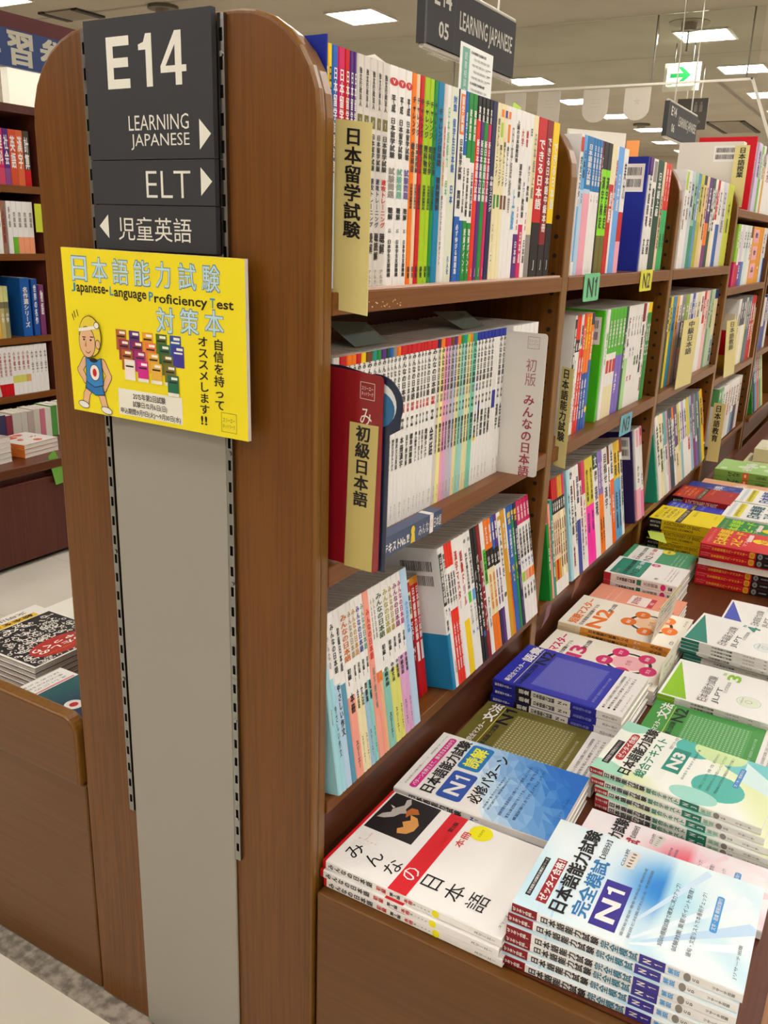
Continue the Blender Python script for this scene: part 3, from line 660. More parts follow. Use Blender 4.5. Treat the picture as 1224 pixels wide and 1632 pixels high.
row('''0.9149|W|K:.03-.5:#:.9;W:.1-.4:模擬試験:.7
0.9280|H.2,K.3,W|W:.22-.29:速:.6;a:.35-.9:日本語:.4
0.9414|H.2,K.3,W|W:.22-.29:速:.6;R:.55-.9:日本語:.4
0.9548|W.28,H|K:.08-.26:聴解:.6;W:.35-.9:総合対策:.5
0.9705|H|W:.1-.3:文法:.6;W:.35-.9:総合対策:.5
0.9843|O.5,1c50aa|Y:.02-.3:語彙:.6;W:.55-.9:総合対策:.5
1.0024|O.5,1c50aa|Y:.02-.3:漢字:.6;W:.55-.9:総合対策:.5
1.0207|N.1,O.4,2a64be|W:.15-.4:総合対策:.5;Y:.8-.86:o:.8
1.0381|-
1.1039|4cbe1c||w=.01,d=.15,bc=1,look=bright green book turned so its back cover shows
1.1262|W|l:.2-.5:総まとめ:.5
1.1466|4cb428.4,W.7,C|W:.1-.35:日本語総まとめ:.6;R:.46-.58:#:.8
1.1697|4cb428.4,W.7,C|W:.1-.35:日本語総まとめ:.6;R:.46-.58:#:.8
1.1933|4cb428.4,W.7,C|W:.1-.35:日本語総まとめ:.6;R:.46-.58:#:.8
1.2174|4cb428.44,7864c8|W:.1-.35:日本語総まとめ:.6;W:.6-.8:文字:.5
1.2468|4cb428.44,7864c8|W:.1-.35:日本語総まとめ:.6
1.2720|g|W:.2-.6:文法:.5
1.2898|W.5,a8dc96|K:.1-.4:ドリル:.6
1.3185|W|a:.1-.3:ドリル:.5;u:.4-.5:N3:.6;R:.68-.74:文:.6
1.3450|W|a:.1-.3:ドリル:.5;u:.4-.5:N3:.6;R:.68-.74:文:.6
1.3694|W|a:.1-.3:ドリル:.5;G:.5-.6:聴解:.6
1.3943|W|a:.1-.3:ドリル:.5;K:.5-.6:読解:.6
1.4168|r.18,W|K:.2-.7:重要問題:.6
1.4426|W|r:.1-.9:パターン別:.6
1.4630|Y.1,G|W:.2-.6:漢字:.6
1.4807|Y.1,3c9646|W:.2-.6:漢字:.6
1.4987|END
''', -.02, .8455, .241, .176, "second bay's middle shelf", 'books on the middle shelf of the second bay')
row('''0.8293|1e8c32|W:.3-.6:日本語:.5|h=.16
0.8431|s|R:.2-.6:文法:.6|h=.2
0.8537|T|W:.2-.8:日本語中級:.5|h=.205
0.8679|R.18,K.30,e.7,o.88,W|W:.2-.28:文字:.7;r:.36-.66:能力試験:.5
0.8786|R.18,K.30,e.7,R.88,W|W:.2-.28:語彙:.7;r:.36-.66:能力試験:.5
0.8895|R.18,K.30,e.7,o.88,W|W:.2-.28:読解:.7;r:.36-.66:能力試験:.5
0.9024|o.18,K.30,e.88,W|W:.2-.28:聴解:.7;x:.36-.8:能力試験:.5
0.9154|o.18,K.30,J.88,W|W:.2-.28:文法:.7;x:.36-.8:能力試験:.5
0.9285|M.18,K.30,e.88,W|W:.2-.28:漢字:.7;r:.36-.8:能力試験:.5
0.9418|-
0.9592|c|K:.2-.5:かんじ:.5
0.9748|W|K:.02-.1:か:.8;K:.15-.6:漢字日本語:.7;r:.7-.9:漢:.5
0.9947|W|r:.12-.3:#:.4;K:.3-.7:入門漢字:.6
1.0108|W.4,W.5,3246a0|N:.1-.35:漢字語彙:.6
1.0355|r.16,W|r:.2-.6:敬語表現:.6;u:.6-.9:漢字:.5
1.0522|M.3,W|M:.35-.8:ビジネス:.5
1.0756|d8c832.44,h|K:.1-.4:使える日本語:.5;P:.5-.7:初級:.4
1.1039|d8c832.44,h|K:.1-.4:使える日本語:.5;P:.5-.7:初級:.4
1.1320|g.14,W.8,W|W:.02-.12:文:.6;K:.16-.26:漢字:.7;N:.3-.6:表現:.6
1.1672|8c6ebe.42,f58220|W:.1-.36:会話表現:.5;K:.65-.9:漢字:.5
1.1859|8c6ebe.42,f58220|W:.1-.36:会話表現:.5;K:.65-.9:漢字:.5
1.2039|W|K:.05-.35:目指せ:.7;N:.38-.6:漢字:.6
1.2412|x.18,W|N:.2-.7:語彙力:.5
1.2586|W.35,f5640a|K:.05-.3:会話:.5;W:.5-.8:話す:.4
1.2889|f0c828.38,5aaadc|K:.1-.35:表現:.6;N:.5-.9:語彙:.5
1.3199|f0c828.38,5aaadc|K:.1-.35:表現:.6;N:.5-.9:語彙:.5
1.3410|r.14,W|r:.03-.12:聞:.6;K:.2-.7:聴読解:.6;T:.5-.9:文:.4
1.3625|-
1.4520|2a1c50||w=.010,d=.13,bc=1,look=dark purple book turned so its labelled cover shows
1.4812|W.66,p|p:.02-.2:#:.5;K:.4-.6:かいわ:.4
1.5231|p.2,W.7,e878b4|R:.02-.1:#:.4;K:.5-.65:かな:.4
1.5695|END
''', .012, .5235, .244, .172, "second bay's lowest shelf", 'books on the lowest shelf of the second bay', S8)
# third bay
row('''1.6671|W|L:.02-.2:#:.8;a:.25-.6:日本語:.5
1.6952|W|a:.1-.5:日本語:.5
1.7311|c4d2dc|N:.1-.5:中級へ:.5
1.7680|9cc8aa.55,2a9678|N:.1-.5:中級:.5
1.8058|5a96be|W:.1-.5:上級:.5
1.8407|c8c850.5,b4b43c|K:.1-.4:文化:.5
1.8829|282828.1,e6c88c|x:.1-.6:日本:.5
1.9172|e|r:.1-.7:日本語:.5
1.9506|P.5,O.75,782878|W:.1-.4:日本:.5
1.9977|g|W:.1-.6:読解:.6
2.0373|W.6,C|K:.1-.6:社会:.6
2.0734|R.45,W|W:.1-.4:作文:.5
2.1056|W.5,1e5aaa|a:.1-.4:文法:.5
2.1577|d8d8e4|a:.1-.6:日本語:.5
2.2314|c8d24a|z:.2-.6:中級:.3
2.3253|END
''', -.015, 1.164, .244, .176, "third bay's top shelf", 'books on the top shelf of the third bay')
row('''1.6692|3c5032|W:.1-.4:日本:.5
1.6911|e8cc28|K:.1-.4:日本:.5
1.7162|3c8cb4|N:.1-.4:日本:.4
1.7603|f0aa3c|x:.1-.4:日本:.4
1.7917|W.3,v|K:.1-.3:日本:.5
1.8230|a.3,503228.6,R|W:.1-.5:中級:.5
1.8751|8cb428.3,W|W:.1-.25:中:.5
1.9162|W|a:.1-.3:日本語:.5
1.9567|3c50b4.3,W|W:.05-.25:中級:.5
1.9898|W|a:.1-.3:中級:.5
2.0236|e6e0be|a:.1-.3:中級:.5
2.0757|W|r:.05-.25:新聞:.5
2.1204|R.4,W|W:.1-.3:新聞:.5
2.1506|f0c4be|a:.1-.5:学ぼう:.4
2.2021|78967e|W:.1-.5:上級:.4
2.2328|b4d2aa|z:.1-.5:上級:.4
2.2858|1e3c78.12,C.6,c8dcd2|N:.65-.95:日本語:.5
2.3601|END
''', -.02, .8455, .245, .176, "third bay's middle shelf", 'books on the middle shelf of the third bay')
row('''1.6604|2a9c82|W:.6-.9:日:.3|w=.010,h=.2,look=teal book turned so its cover shows
1.6860|W|K:.1-.6:会話文:.6
1.7184|C|g:.4-.7:聴解:.6;K:.1-.35:日本:.5
1.7536|C.2,d2e0e0|N:.1-.6:聞いて:.5
1.7751|5aa8b4.4,W|N:.4-.8:聴く:.5
1.8043|d2a0b4|x:.1-.4:音声:.4
1.8266|32464b|W:.1-.6:発音:.5
1.8529|1e4664|W:.1-.6:発音:.5
1.8759|O.15,W|N:.2-.7:会話:.6
1.8992|5a2878.52,C|W:.1-.4:表現:.5;x:.6-.8:表:.4
1.9412|d2d264.6,e6e0be|z:.1-.5:作文:.5
1.9704|W.5,8cbed2|N:.1-.5:作文:.5
2.0001|v.5,W|P:.1-.5:作文:.5
2.0287|W|N:.1-.5:論文:.5
2.0595|d2c84b.5,W|R:.5-.7:論:.6
2.1024|96b4d2|N:.1-.5:読む:.5
2.1391|782864|W:.1-.6:読解:.5
2.1710|64828c.6,7846aa|W:.58-.66:#:.6
2.2036|3c5a64|W:.1-.5:速読:.5
2.2320|6e8c96|N:.1-.5:速読:.5
2.2590|e6c81e|K:.1-.5:生教材:.5
2.3002|d2140f.75,W.78,K|W:.1-.5:辞書:.5
2.3576|END
''', .012, .5235, .244, .172, "third bay's lowest shelf", 'books on the lowest shelf of the third bay', S8, lean=6.5, dy=.027)
# fourth bay
row('''2.3778|e0dad0|a:.1-.4:授業:.4|w=.05,h=.2,d=.2,bc=1,look=thick cream boxed book whose barcoded back faces the camera
2.6086|d21428|W:.1-.5:教案:.5|w=.012,h=.238,d=.19
2.6680|d2c8e6|P:.1-.5:授業:.5|h=.225
2.7432|6eb43c|W:.1-.5:授業:.5|h=.22
2.7855|W|x:.1-.5:授業:.5|h=.225
2.8288|503c28.3,o|W:.1-.5:教え方:.5|h=.225
2.8656|W|r:.1-.5:教え方:.5|h=.222
2.9963|W|r:.1-.5:教え方:.5|h=.222
3.0939|END
''', -.015, 1.342, .215, .19, "fourth bay's highest shelf", 'books on the highest shelf of the fourth bay')
row('''2.5008|96c83c.6,d21e64|W:.1-.4:日本:.5
2.5478|W.65,R|a:.1-.4:日本:.5
2.5839|dcd2e6.6,782896|W:.65-.9:日本:.5
2.6331|W.6,5078be|N:.1-.4:日本:.5
2.6837|d2e6e6|N:.1-.4:日本:.5
2.7356|W|x:.1-.4:日本:.5
2.7754|x.2,W|x:.3-.6:日本:.5
2.8161|e8a01e|p:.05-.28:#:.7;p:.34-.58:#:.7;p:.64-.9:#:.7;K:.1-.2:教:.4;K:.4-.5:食:.4;K:.7-.8:品:.4
2.9727|e69614|W:.7-.75:o:.3
3.0635|W.5,D2e6f0|N:.1-.5:日本:.5
3.1262|W.55,2850aa|a:.1-.4:日本:.5
3.1745|e6d2d2|x:.1-.5:日本:.5
3.2491|END
''', -.015, 1.092, .205, .176, "fourth bay's second shelf", 'books on the second shelf of the fourth bay')
row('''2.6922|e8d8b8.3,R.75,o|W:.6-.66:教室:.4|w=.012,h=.2,d=.13,look=cream and red book turned so its cover shows
2.7424|W|K:.2-.6:教師:.4
2.7940|505a64.4,C|W:.05-.3:教育:.5
2.8468|505a64.4,W|W:.05-.3:教育:.5
2.9011|d2c8c8.4,C|a:.05-.3:教育:.5
2.9428|3c6e5a|W:.05-.5:教育:.5
2.9853|5a6e96|W:.05-.5:教育:.5
3.0287|R|W:.1-.7:教育:.6
3.0804|R|W:.1-.7:教育:.6
3.1334|e6d296.7,C|R:.3-.6:教師:.5|h=.2
3.1956|END
''', -.015, .79, .25, .176, "fourth bay's third shelf", 'books on the third shelf of the fourth bay')
row('''2.5171|5aa064.3,W|W:.05-.2:教:.5
2.5624|6eaa78.3,W|W:.05-.2:教:.5
2.6029|W|K:.1-.6:言語:.5
2.6444|W|N:.1-.6:言語:.5
2.7051|e6e0dc|R:.1-.6:言語:.5
2.7550|W|x:.1-.6:音声学:.5
2.8062|W.6,6ea0c8|x:.1-.5:言語:.5
2.8587|W.5,32325a|x:.1-.5:文法:.5
2.9263|dcd2c8|x:.1-.5:文法:.5
2.9890|END
''', -.002, .527, .21, .172, "fourth bay's lowest shelf", 'books on the lowest shelf of the fourth bay')
# ---------------------------------------------------------------- stacks lying on the counter
class A:                              # a cover in fractions of its width (s) and height (t)
    def __init__(s, q, fr, d, h): s.q = q; s.fr = fr; s.d = d; s.h = h
    def r(s, x, y, w, h, m, e=1): s.q.rect(s.fr, x*s.d, y*s.h, w*s.d, h*s.h, m, e)
    def rr(s, x, y, w, h, m, e=1, r=.004): s.q.rrect(s.fr, x*s.d, y*s.h, w*s.d, h*s.h, r, m, e)
    def t(s, st, x, y, w, h, m, b=.0, e=3): s.q.text(s.fr, st, x*s.d, y*s.h, w*s.d, h*s.h, m, b, e)
    def v(s, st, x, y, w, h, m, b=.0, e=3): s.q.vtext(s.fr, st, x*s.d, y*s.h, w*s.d, h*s.h, m, b, e)
    def clip(s, P):
        for ax, lim, sg in ((0, .0005, 1), (0, s.d-.0003, -1), (1, .0003, 1), (1, s.h-.0003, -1)):
            O = []
            for a, b in zip(P, P[1:]+P[:1]):
                ia, ib = (a[ax]-lim)*sg >= 0, (b[ax]-lim)*sg >= 0
                if ia: O.append(a)
                if ia != ib: t = (lim-a[ax])/(b[ax]-a[ax]); O.append((a[0]+(b[0]-a[0])*t, a[1]+(b[1]-a[1])*t))
            P = O
            if not P: return P
        return P
    def el(s, x, y, rx, ry, m, e=1, n=24, rot=0):
        P = s.clip([(x*s.d+rx*math.cos(t), y*s.h+ry*math.sin(t)) for t in [2*math.pi*k/n for k in range(n)]])
        if len(P) > 2: s.q.shape(s.fr, P, m, e)
    def pg(s, pts, m, e=1):
        P = s.clip([(x*s.d, y*s.h) for x, y in pts])
        if len(P) > 2: s.q.shape(s.fr, P, m, e)
    def small(s, lines, x, y, w, h, m, gap):
        for k, l in enumerate(lines): s.t(l, x, y+k*gap, w, h, m, .0)
def mixc(a, b, f):
    f = min(max(f, 0), 1); return ''.join('%02x' % round(int(a[i:i+2], 16)*(1-f)+int(b[i:i+2], 16)*f) for i in (0, 2, 4))
def wash(a, x0, y0, x1, y1, fn, nx=20, ny=26, e=.5):
    q = a.q; i0 = len(q.v); mi = q.mi(INK); nx, ny = max(nx, 20), max(ny, 26)
    for j in range(ny+1):
        for i in range(nx+1):
            x, y = x0+(x1-x0)*i/nx, y0+(y1-y0)*j/ny; q.ink[len(q.v)] = lin(fn(i/nx, j/ny)); q.v.append(tuple(a.fr.p(min(max(x*a.d, .0004), a.d-.0003), y*a.h, e*q.E)))
    for j in range(ny):
        for i in range(nx): k = i0+j*(nx+1)+i; q.f.append((k, k+1, k+nx+2, k+nx+1)); q.m.append(mi)
def q16(c): return c
def art_minna(q, fr, d, h):
    a = A(q, fr, d, h); a.r(0, .385, 1, .105, 'd81e2c', 1); a.r(.49, .03, .5, .295, '1e1a1c', 1)
    for k, ch in enumerate('みんな'): a.t(ch, .13, .06+k*.115, .15, .085, 'K', .0)
    a.t('の', .15, .395, .13, .08, 'W', .0)
    for k, ch in enumerate('日本語'): a.t(ch, .13 if k else .16, .505+k*.125, .17 if k else .12, .1, 'K', .0)
    a.t('Minna no Nihongo', .35, .1, .1, .01, 'd890a0'); a.v('Minna', .335, .06, .02, .12, 'd890a0')
    a.t('初級Ⅰ', .55, .435, .2, .035, 'd81e2c', .01); a.t('第2版', .78, .435, .14, .028, 'K', .01); a.r(.001, .43, .001, .001, 'W', 1)
    a.t('本冊', .66, .515, .2, .045, 'd81e2c', .01)
    a.el(.9, .60, .0165, .0165, 'f0e818', 2); a.t('CD付', .85, .592, .1, .016, '6a6a20')
    a.t('スリーエーネットワーク', .08, .955, .40, .013, '5a5a5a')
    # plain dark picture: a pale bird over a broken orange shell
    X, Y = .74, .10
    def P(pts, m, e): a.pg([(.49+x*.5, .03+y*.295) for x, y in pts], m, e)
    P([(.60, .20), (.78, .34), (.92, .30), (.98, .36), (.86, .44), (.70, .42), (.62, .50), (.56, .40), (.44, .34), (.34, .20), (.30, .06), (.42, .10), (.52, .22)], 'b9b2ae', 2)
    P([(.62, .20), (.68, .10), (.66, .22)], 'e8e0d8', 2.4)
    P([(.12, .62), (.22, .56), (.30, .64), (.40, .55), (.50, .66), (.62, .58), (.60, .74), (.46, .86), (.30, .86), (.18, .78)], 'd89a52', 2)
    P([(.52, .54), (.66, .46), (.78, .50), (.80, .62), (.70, .72), (.62, .58)], 'b8662c', 2)
def art_dokkai(q, fr, d, h):
    a = A(q, fr, d, h)
    rr = random.Random(4); N = 9; M_ = 13; P = [[((i+(rr.uniform(-.35, .35) if 0 < i < N else 0))/N, .2+.8*(j+(rr.uniform(-.35, .35) if 0 < j < M_ else 0))/M_) for i in range(N+1)] for j in range(M_+1)]
    for j in range(M_):
        for i in range(N):
            for T in (((j, i), (j, i+1), (j+1, i)), ((j, i+1), (j+1, i+1), (j+1, i))):
                p = [P[u][v] for u, v in T]; x = sum(c[0] for c in p)/3; y = (sum(c[1] for c in p)/3-.2)/.8
                if x+y*1.7 < .82: continue
                v = ((x*.55+y*1.15-.52)*1.1+rr.uniform(-.09, .09)); a.pg(p, mixc('d8ecfa', '1a6cc8', round(v*14)/14), .5)
    a.t('日本語能力試験対策シリーズ', .10, .035, .45, .014, '4a4a4a'); a.t('実践練習パターンドリル', .6, .035, .35, .014, '4a4a4a')
    a.rr(.08, .07, .86, .05, 'd8288c', 1, .005); a.t('パターンを押さえて、解き方まるわかり', .11, .079, .80, .031, 'W', .02)
    a.t('日本語能力試験', .08, .14, .88, .085, 'K', .03)
    a.rr(.08, .245, .42, .16, '2a54b0', 1.4, .006); a.t('N1', .15, .275, .28, .10, 'W', .03)
    a.rr(.55, .235, .40, .15, '1e7ac4', 1.4, .006); a.t('読解', .59, .26, .32, .10, 'f0f03c', .03)
    a.t('必修パターン', .14, .425, .76, .085, 'K', .02)
    a.small(['氏原庸子著 佐伯玲子 岡本牧子', '新試験対応 解答解説付き'], .12, .54, .5, .014, '3a4a5a', .028)
    a.small(['読解問題を重要度別に出題パターンで整理しよく分かる！', '豊富な練習問題で答え方を身につける！本番で役立つ！', '模擬試験付きで仕上げもばっちり！'], .10, .64, .78, .02, '14346a', .045)
    a.t('Jリサーチ出版', .3, .95, .3, .016, '14346a')
SIM = dict(N1=('2c78b4', '3a2f92', 'a8dcf0', '2a86d8'), N2=('b4283c', 'c02850', 'f4c4d4', 'f06a80'), )
def art_sim(lv):
    c1, c2, c3, c4 = SIM[lv]
    def f(q, fr, d, h):
        a = A(q, fr, d, h)
        def fn(x, y):
            v = math.exp(-((x-.62)/.28)**2-((y-.58)/.17)**2)*1.05; w = max(0, .55-y*1.6)*(.5+.5*math.sin(x*5+y*8)); b = .45*max(0, math.sin((x*.7+y)*13))*(1 if y > .5 else 0)*(1-x*.5)
            return q16(mixc(mixc('f4f8fa', c3, w+b+.15), c4 if y < .6 else c3, v))
        wash(a, 0, 0, 1, 1, fn, 11, 16)
        for x0, y0, x1, y1, w_, f_ in ((.10, .52, .85, .92, .05, .9), (.1, .56, .6, .97, .06, .72), (.05, .52, .40, .97, .05, .92), (.2, .49, .97, .74, .03, .78), (.0, .12, .5, .03, .02, .8), (.0, .18, .4, .14, .015, .7)): a.pg([(x0, y0), (x1, y1), (x1-w_, y1+w_), (x0-.01, y0+.01)], mixc(c4, 'f8fcff', f_), .7)
        a.r(.12, .03, .42, .026, 'K', 1); a.t('日本語能力試験完全模試シリーズ', .135, .036, .39, .014, 'W', .01)
        a.r(.1, .085, .47, .05, 'a01e28', 1.2); a.t('ゼッタイ合格！', .115, .09, .44, .04, 'W', .03)
        a.t('日本語能力試験', .07, .148, .92, .078, 'K', .035)
        a.t('完全模試', .10, .245, .60, .075, c1, .03); a.t('【3回分】', .72, .258, .22, .03, 'K', .01)
        a.r(.08, .335, .46, .12, c2, 1.4); a.t('N1' if lv == 'N1' else 'N2', .14, .352, .33, .085, 'W', .03)
        a.small(['藤原裕子監修 著者 新井弘子 模試作成', '解説と対策がわかる 予想問題'], .08, .475, .7, .014, '5a6a78', .03)
        for k in range(5): q.ell(fr, (.74+k*.035)*d, (.40+k*.002)*h, .0055, .0075, 'd8d4d0', 2+k*.3); q.ell(fr, (.74+k*.035)*d, (.40+k*.002)*h, .002, .0028, '8a6a4a', 2.1+k*.3)
        a.t('CD3枚', .72, .36, .2, .02, '4a4a4a')
        a.small(['3回の模擬試験で確実に実力アップ！', '試験対策 重要ポイント整理！', '語句・文型リストで本番前チェック！'], .12, .63, .62, .022, '2a3a4a', .06)
        a.rr(.4, .815, .36, .032, '3c96d8', 1.4, .003); a.t('文字・語彙 模擬試験付', .42, .82, .32, .02, 'W')
        a.t('Jリサーチ出版', .08, .945, .3, .018, '4a4a4a')
    return f
def art_n3(q, fr, d, h):
    a = A(q, fr, d, h)
    def fn(x, y): return q16(mixc('f6faf2', 'e2f0b0', max(0, math.sin(y*7+x*3))*.8))
    wash(a, 0, 0, 1, 1, fn, 8, 12)
    a.r(.16, 0, .75, .40, 'f2f6ee', .7)
    for x, y, rx, ry, c in ((.02, .06, .03, .035, 'a8e2c8'), (.98, .05, .03, .03, 'a0dcc8'), (.9, .47, .03, .03, '52bcb4'), (.36, .70, .036, .038, '52bcb0'), (.12, .60, .02, .035, 'a4e0d4'), (.85, .85, .03, .05, '78cfd4'), (.95, .62, .03, .04, 'd4ecb0')): a.el(x, y, rx, ry, c, .9)
    a.pg([(.6, .80), (.95, .78), (.7, .98), (.5, .96)], 'd8f2f2', 1)
    a.rr(.14, .035, .46, .045, 'K', 1.2, .001); a.t('日本語能力試験総合テキスト', .16, .045, .42, .022, 'W')
    a.rr(.26, .088, .54, .05, 'b4282c', 1.4, .006); a.t('ゼッタイ合格!', .30, .094, .46, .038, 'W', .025)
    a.t('日本語能力試験', .06, .15, .93, .075, 'K', .035); a.t('総合テキスト', .1, .24, .78, .065, '2a8a6e', .02)
    a.r(.36, .36, .44, .105, '1e9080', 1.4); a.t('N3', .42, .375, .31, .075, 'W', .04)
    a.t('短期マスター完成', .74, .33, .24, .022, '4a4a4a'); a.small(['森本智子 青木幸子 高橋尚子著'], .3, .49, .6, .016, '3a5a5a', .03)
    a.small(['試験によく出る文字・語彙・文型・漢字がわかる！', '項目別のセクションで無理なくレベルアップできる！', '学習計画の立て方から試験当日の対策まで丁寧に！'], .26, .60, .68, .018, '1e5a50', .045)
    a.rr(.46, .765, .36, .032, '3c8cd2', 1.6, .003); a.t('文・中・聴解対応', .48, .771, .32, .018, 'W')
def art_shin(c, title, lv, cnt, obi='W'):
    def f(q, fr, d, h):
        a = A(q, fr, d, h); a.r(.025, .0, .975, .8, c, .6)
        if obi: a.r(0, .805, 1, .195, obi, 1)
        a.t('新完全マスター', .05, .075, .50, .045, 'W', .02); a.t(title, .58, .055, .40, .085, 'W', .03)
        a.r(.05, .155, .9, .004, 'e4dc6a', 1.2)
        a.t('日本語能力試験', .05, .175, .52, .04, '14141e', .01); a.t(lv, .60, .165, .34, .09, '14141e', .02)
        pc = mixc(PAL.get(c, c), 'ffffff', .55)
        nx, ny = cnt
        a.r(.12, .27, .76, .445, mixc(PAL.get(c, c), 'ffffff', .13), .9)
        for i in range(nx):
            for j in range(ny): a.r(.135+.74*i/nx, .28+.43*j/ny, .74/nx*.42, .43/ny*.42, pc, 1.3)
        a.small(['友松悦子 福島佐知 中村かおり共著'], .12, .745, .6, .02, mixc(PAL.get(c, c), 'ffffff', .6), .03)
        if obi: a.small(['◆新しい日本語能力試験に対応した対策問題集', '◆段階を踏んだ練習で力がつく', '◆模擬問題つきで仕上げに使える'], .08, .83, .78, .022, '3a3a3a', .04); a.t('スリーエーネットワーク', .1, .965, .4, .016, '5a5a5a')
    return f
def art_tanki(c, lv):
    def f(q, fr, d, h):
        a = A(q, fr, d, h); a.r(0, 0, 1, 1, 'f4efe2', .5)
        a.t('短期マスター', .06, .065, .86, .085, c, .03); a.t('日本語能力試験ドリル', .06, .17, .72, .034, 'K', .01)
        a.t(lv, .06, .225, .62, .13, c, .03); a.t('第2版', .62, .30, .3, .04, 'K', .01)
        X, Y, R = .56*d, .70*h, .046
        q.ring(fr, X, Y, R, .0065, 'K', 1.2, 30); q.ell(fr, X, Y, R*.72, R*.72, mixc(PAL.get(c, c), 'fff6e0', .72), 1)
        for k in range(5):
            t = 2*math.pi*k/5-.6; q.ell(fr, X+R*math.cos(t), Y+R*math.sin(t), .0205, .0165, c, 2); q.text(fr, ['文字', '語彙', '文法', '読解', '聴解'][k], X+R*math.cos(t)-.009, Y+R*math.sin(t)-.004, .018, .008, 'W', .01)
        q.text(fr, '合格', X-.012, Y-.005, .024, .011, mixc(PAL.get(c, c), '888888', .4))
        a.t('CD', .1, .93, .1, .03, 'K'); a.t('凡人社', .7, .95, .2, .02, '5a5a5a')
    return f
def art_wb(c, n):
    def f(q, fr, d, h):
        a = A(q, fr, d, h); a.r(0, 0, 1, 1, 'f2f2f0', .5); a.pg([(.03, .02), (.95, .02), (.03, .21)], c, 1)
        a.t('日本語能力試験', .10, .275, .66, .07, '4a4650'); a.t('JLPT', .12, .375, .40, .055, '4a4650'); a.frame if 0 else None
        q.frame(fr, .095*d, .272*h, .10*d, .075*h, .0006, 'b44a5a', 2)
        a.t('公式問題集', .42, .42, .30, .03, '8a8a8a'); a.t('N', .86, .36, .06, .03, c, .02); a.t(n, .76, .40, .17, .105, c, .03)
        q.ring(fr, .36*d, .62*h, .021, .0008, '8ab48a' if n == '3' else '8aaab4', 1, 28); q.ell(fr, .36*d, .62*h, .0185, .0185, 'e4ecd8' if n == '3' else 'e4eaee', 1, 26); q.ring(fr, .36*d, .62*h, .0065, .0012, 'a4b49c', 2, 20); q.text(fr, '日本語能力試験', .36*d-.012, .62*h-.013, .024, .003, '7a8a7a')
    return f
def art_n2w(q, fr, d, h):
    a = A(q, fr, d, h); a.r(0, 0, 1, 1, 'f2f0ec', .5); a.rr(.06, .06, .88, .42, '2a8c78', 1, .004)
    a.t('らくらく', .1, .12, .2, .05, 'e8a0a8', .01); a.t('日本語能力試験', .12, .22, .80, .06, 'K', .01); a.t('N2', .14, .32, .30, .09, 'K', .0); a.t('文法・読解', .5, .33, .42, .06, 'e8f0ee', .02)
    a.el(.86, .55, .011, .011, 'd8287c', 2); a.t('語彙', .8, .525, .12, .05, 'W'); a.t('聴', .12, .66, .1, .05, '5a2a3a'); a.small(['きちんとわかる 頻出の語彙文法'], .2, .78, .7, .018, 'b44a4a', .03); a.small(['解説で基礎から復習できる', '試験に出る表現を効率よく'], .15, .83, .7, .018, '3a3a3a', .04)
def art_salmon(q, fr, d, h):
    a = A(q, fr, d, h); a.r(0, 0, 1, 1, 'f0a084', .5); a.r(.3, .42, .45, .22, 'f6ece4', 1); a.t('漢字読本', .33, .46, .38, .08, 'b43c4c', .01); a.r(.3, .64, .45, .06, 'd0384a', 1.2); a.t('N2', .46, .65, .12, .04, 'W', .02)
    a.el(.12, .07, .006, .006, '8cb45a', 1); a.small(['日本語漢字学習ドリル', 'よく使う漢字を短文で覚える'], .15, .18, .7, .026, 'f6d8c8', .09)
    for x, y in ((.4, .8), (.7, .86), (.3, .92)): a.el(x, y, .008, .006, 'e07a5a', 1)
def art_n2g(q, fr, d, h):
    a = A(q, fr, d, h); a.r(0, 0, 1, 1, '3c9a6a', .5); a.r(.05, .08, .9, .42, 'f0ede8', 1); a.t('らくらく', .1, .14, .2, .05, 'd03c50', .01); a.t('日本語能力試験', .12, .2, .78, .06, 'K', .01); a.t('N2', .14, .32, .30, .1, 'K'); a.t('文字・語彙', .5, .33, .4, .07, 'd03c50', .02)
    a.el(.86, .58, .017, .017, 'f0dc28', 2); a.t('語彙', .78, .555, .16, .05, 'K'); a.small(['試験によく出る漢字と語彙を重点的に', '頻出語をテーマ別に整理し効率よく', '模擬問題つき'], .15, .74, .7, .022, 'c8e8d4', .06)
def art_dic(c1, c2, tc):
    def f(q, fr, d, h):
        a = A(q, fr, d, h); a.r(0, 0, 1, 1, c1, .5); a.r(0, .40, 1, .09, '2a2226', 1.2); a.t('A DICTIONARY OF', .08, .415, .8, .055, 'd8d0a8', .01)
        for k in range(4): a.t('日本語文法辞典'[k], .1+.02*k, .06+k*.08, .75, .055, tc, .01)
        a.t('【基本編】', .55, .56, .4, .05, tc); a.t('MAKINO', .6, .88, .25, .03, tc)
    return f
def art_sm(c, tc):
    def f(q, fr, d, h):
        a = A(q, fr, d, h); a.r(0, 0, 1, 1, c, .5); a.t('日本語学習 スピードマスター', .12, .05, .8, .04, 'f0b0b8'); a.t('日本単語', .10, .13, .86, .16, tc, .04); a.t('スピード', .14, .33, .80, .13, tc, .04); a.t('マスター', .2, .48, .65, .05, 'f4d8d8', .01); a.rr(.5, .5, .4, .06, 'f4d8d8', 1.2, .003)
        a.el(.6, .70, .021, .026, 'f2d818', 1.4); a.t('N3', .45, .66, .3, .09, 'd06a18', .02); a.r(0, .86, 1, .14, '2a2226', 1)
    return f
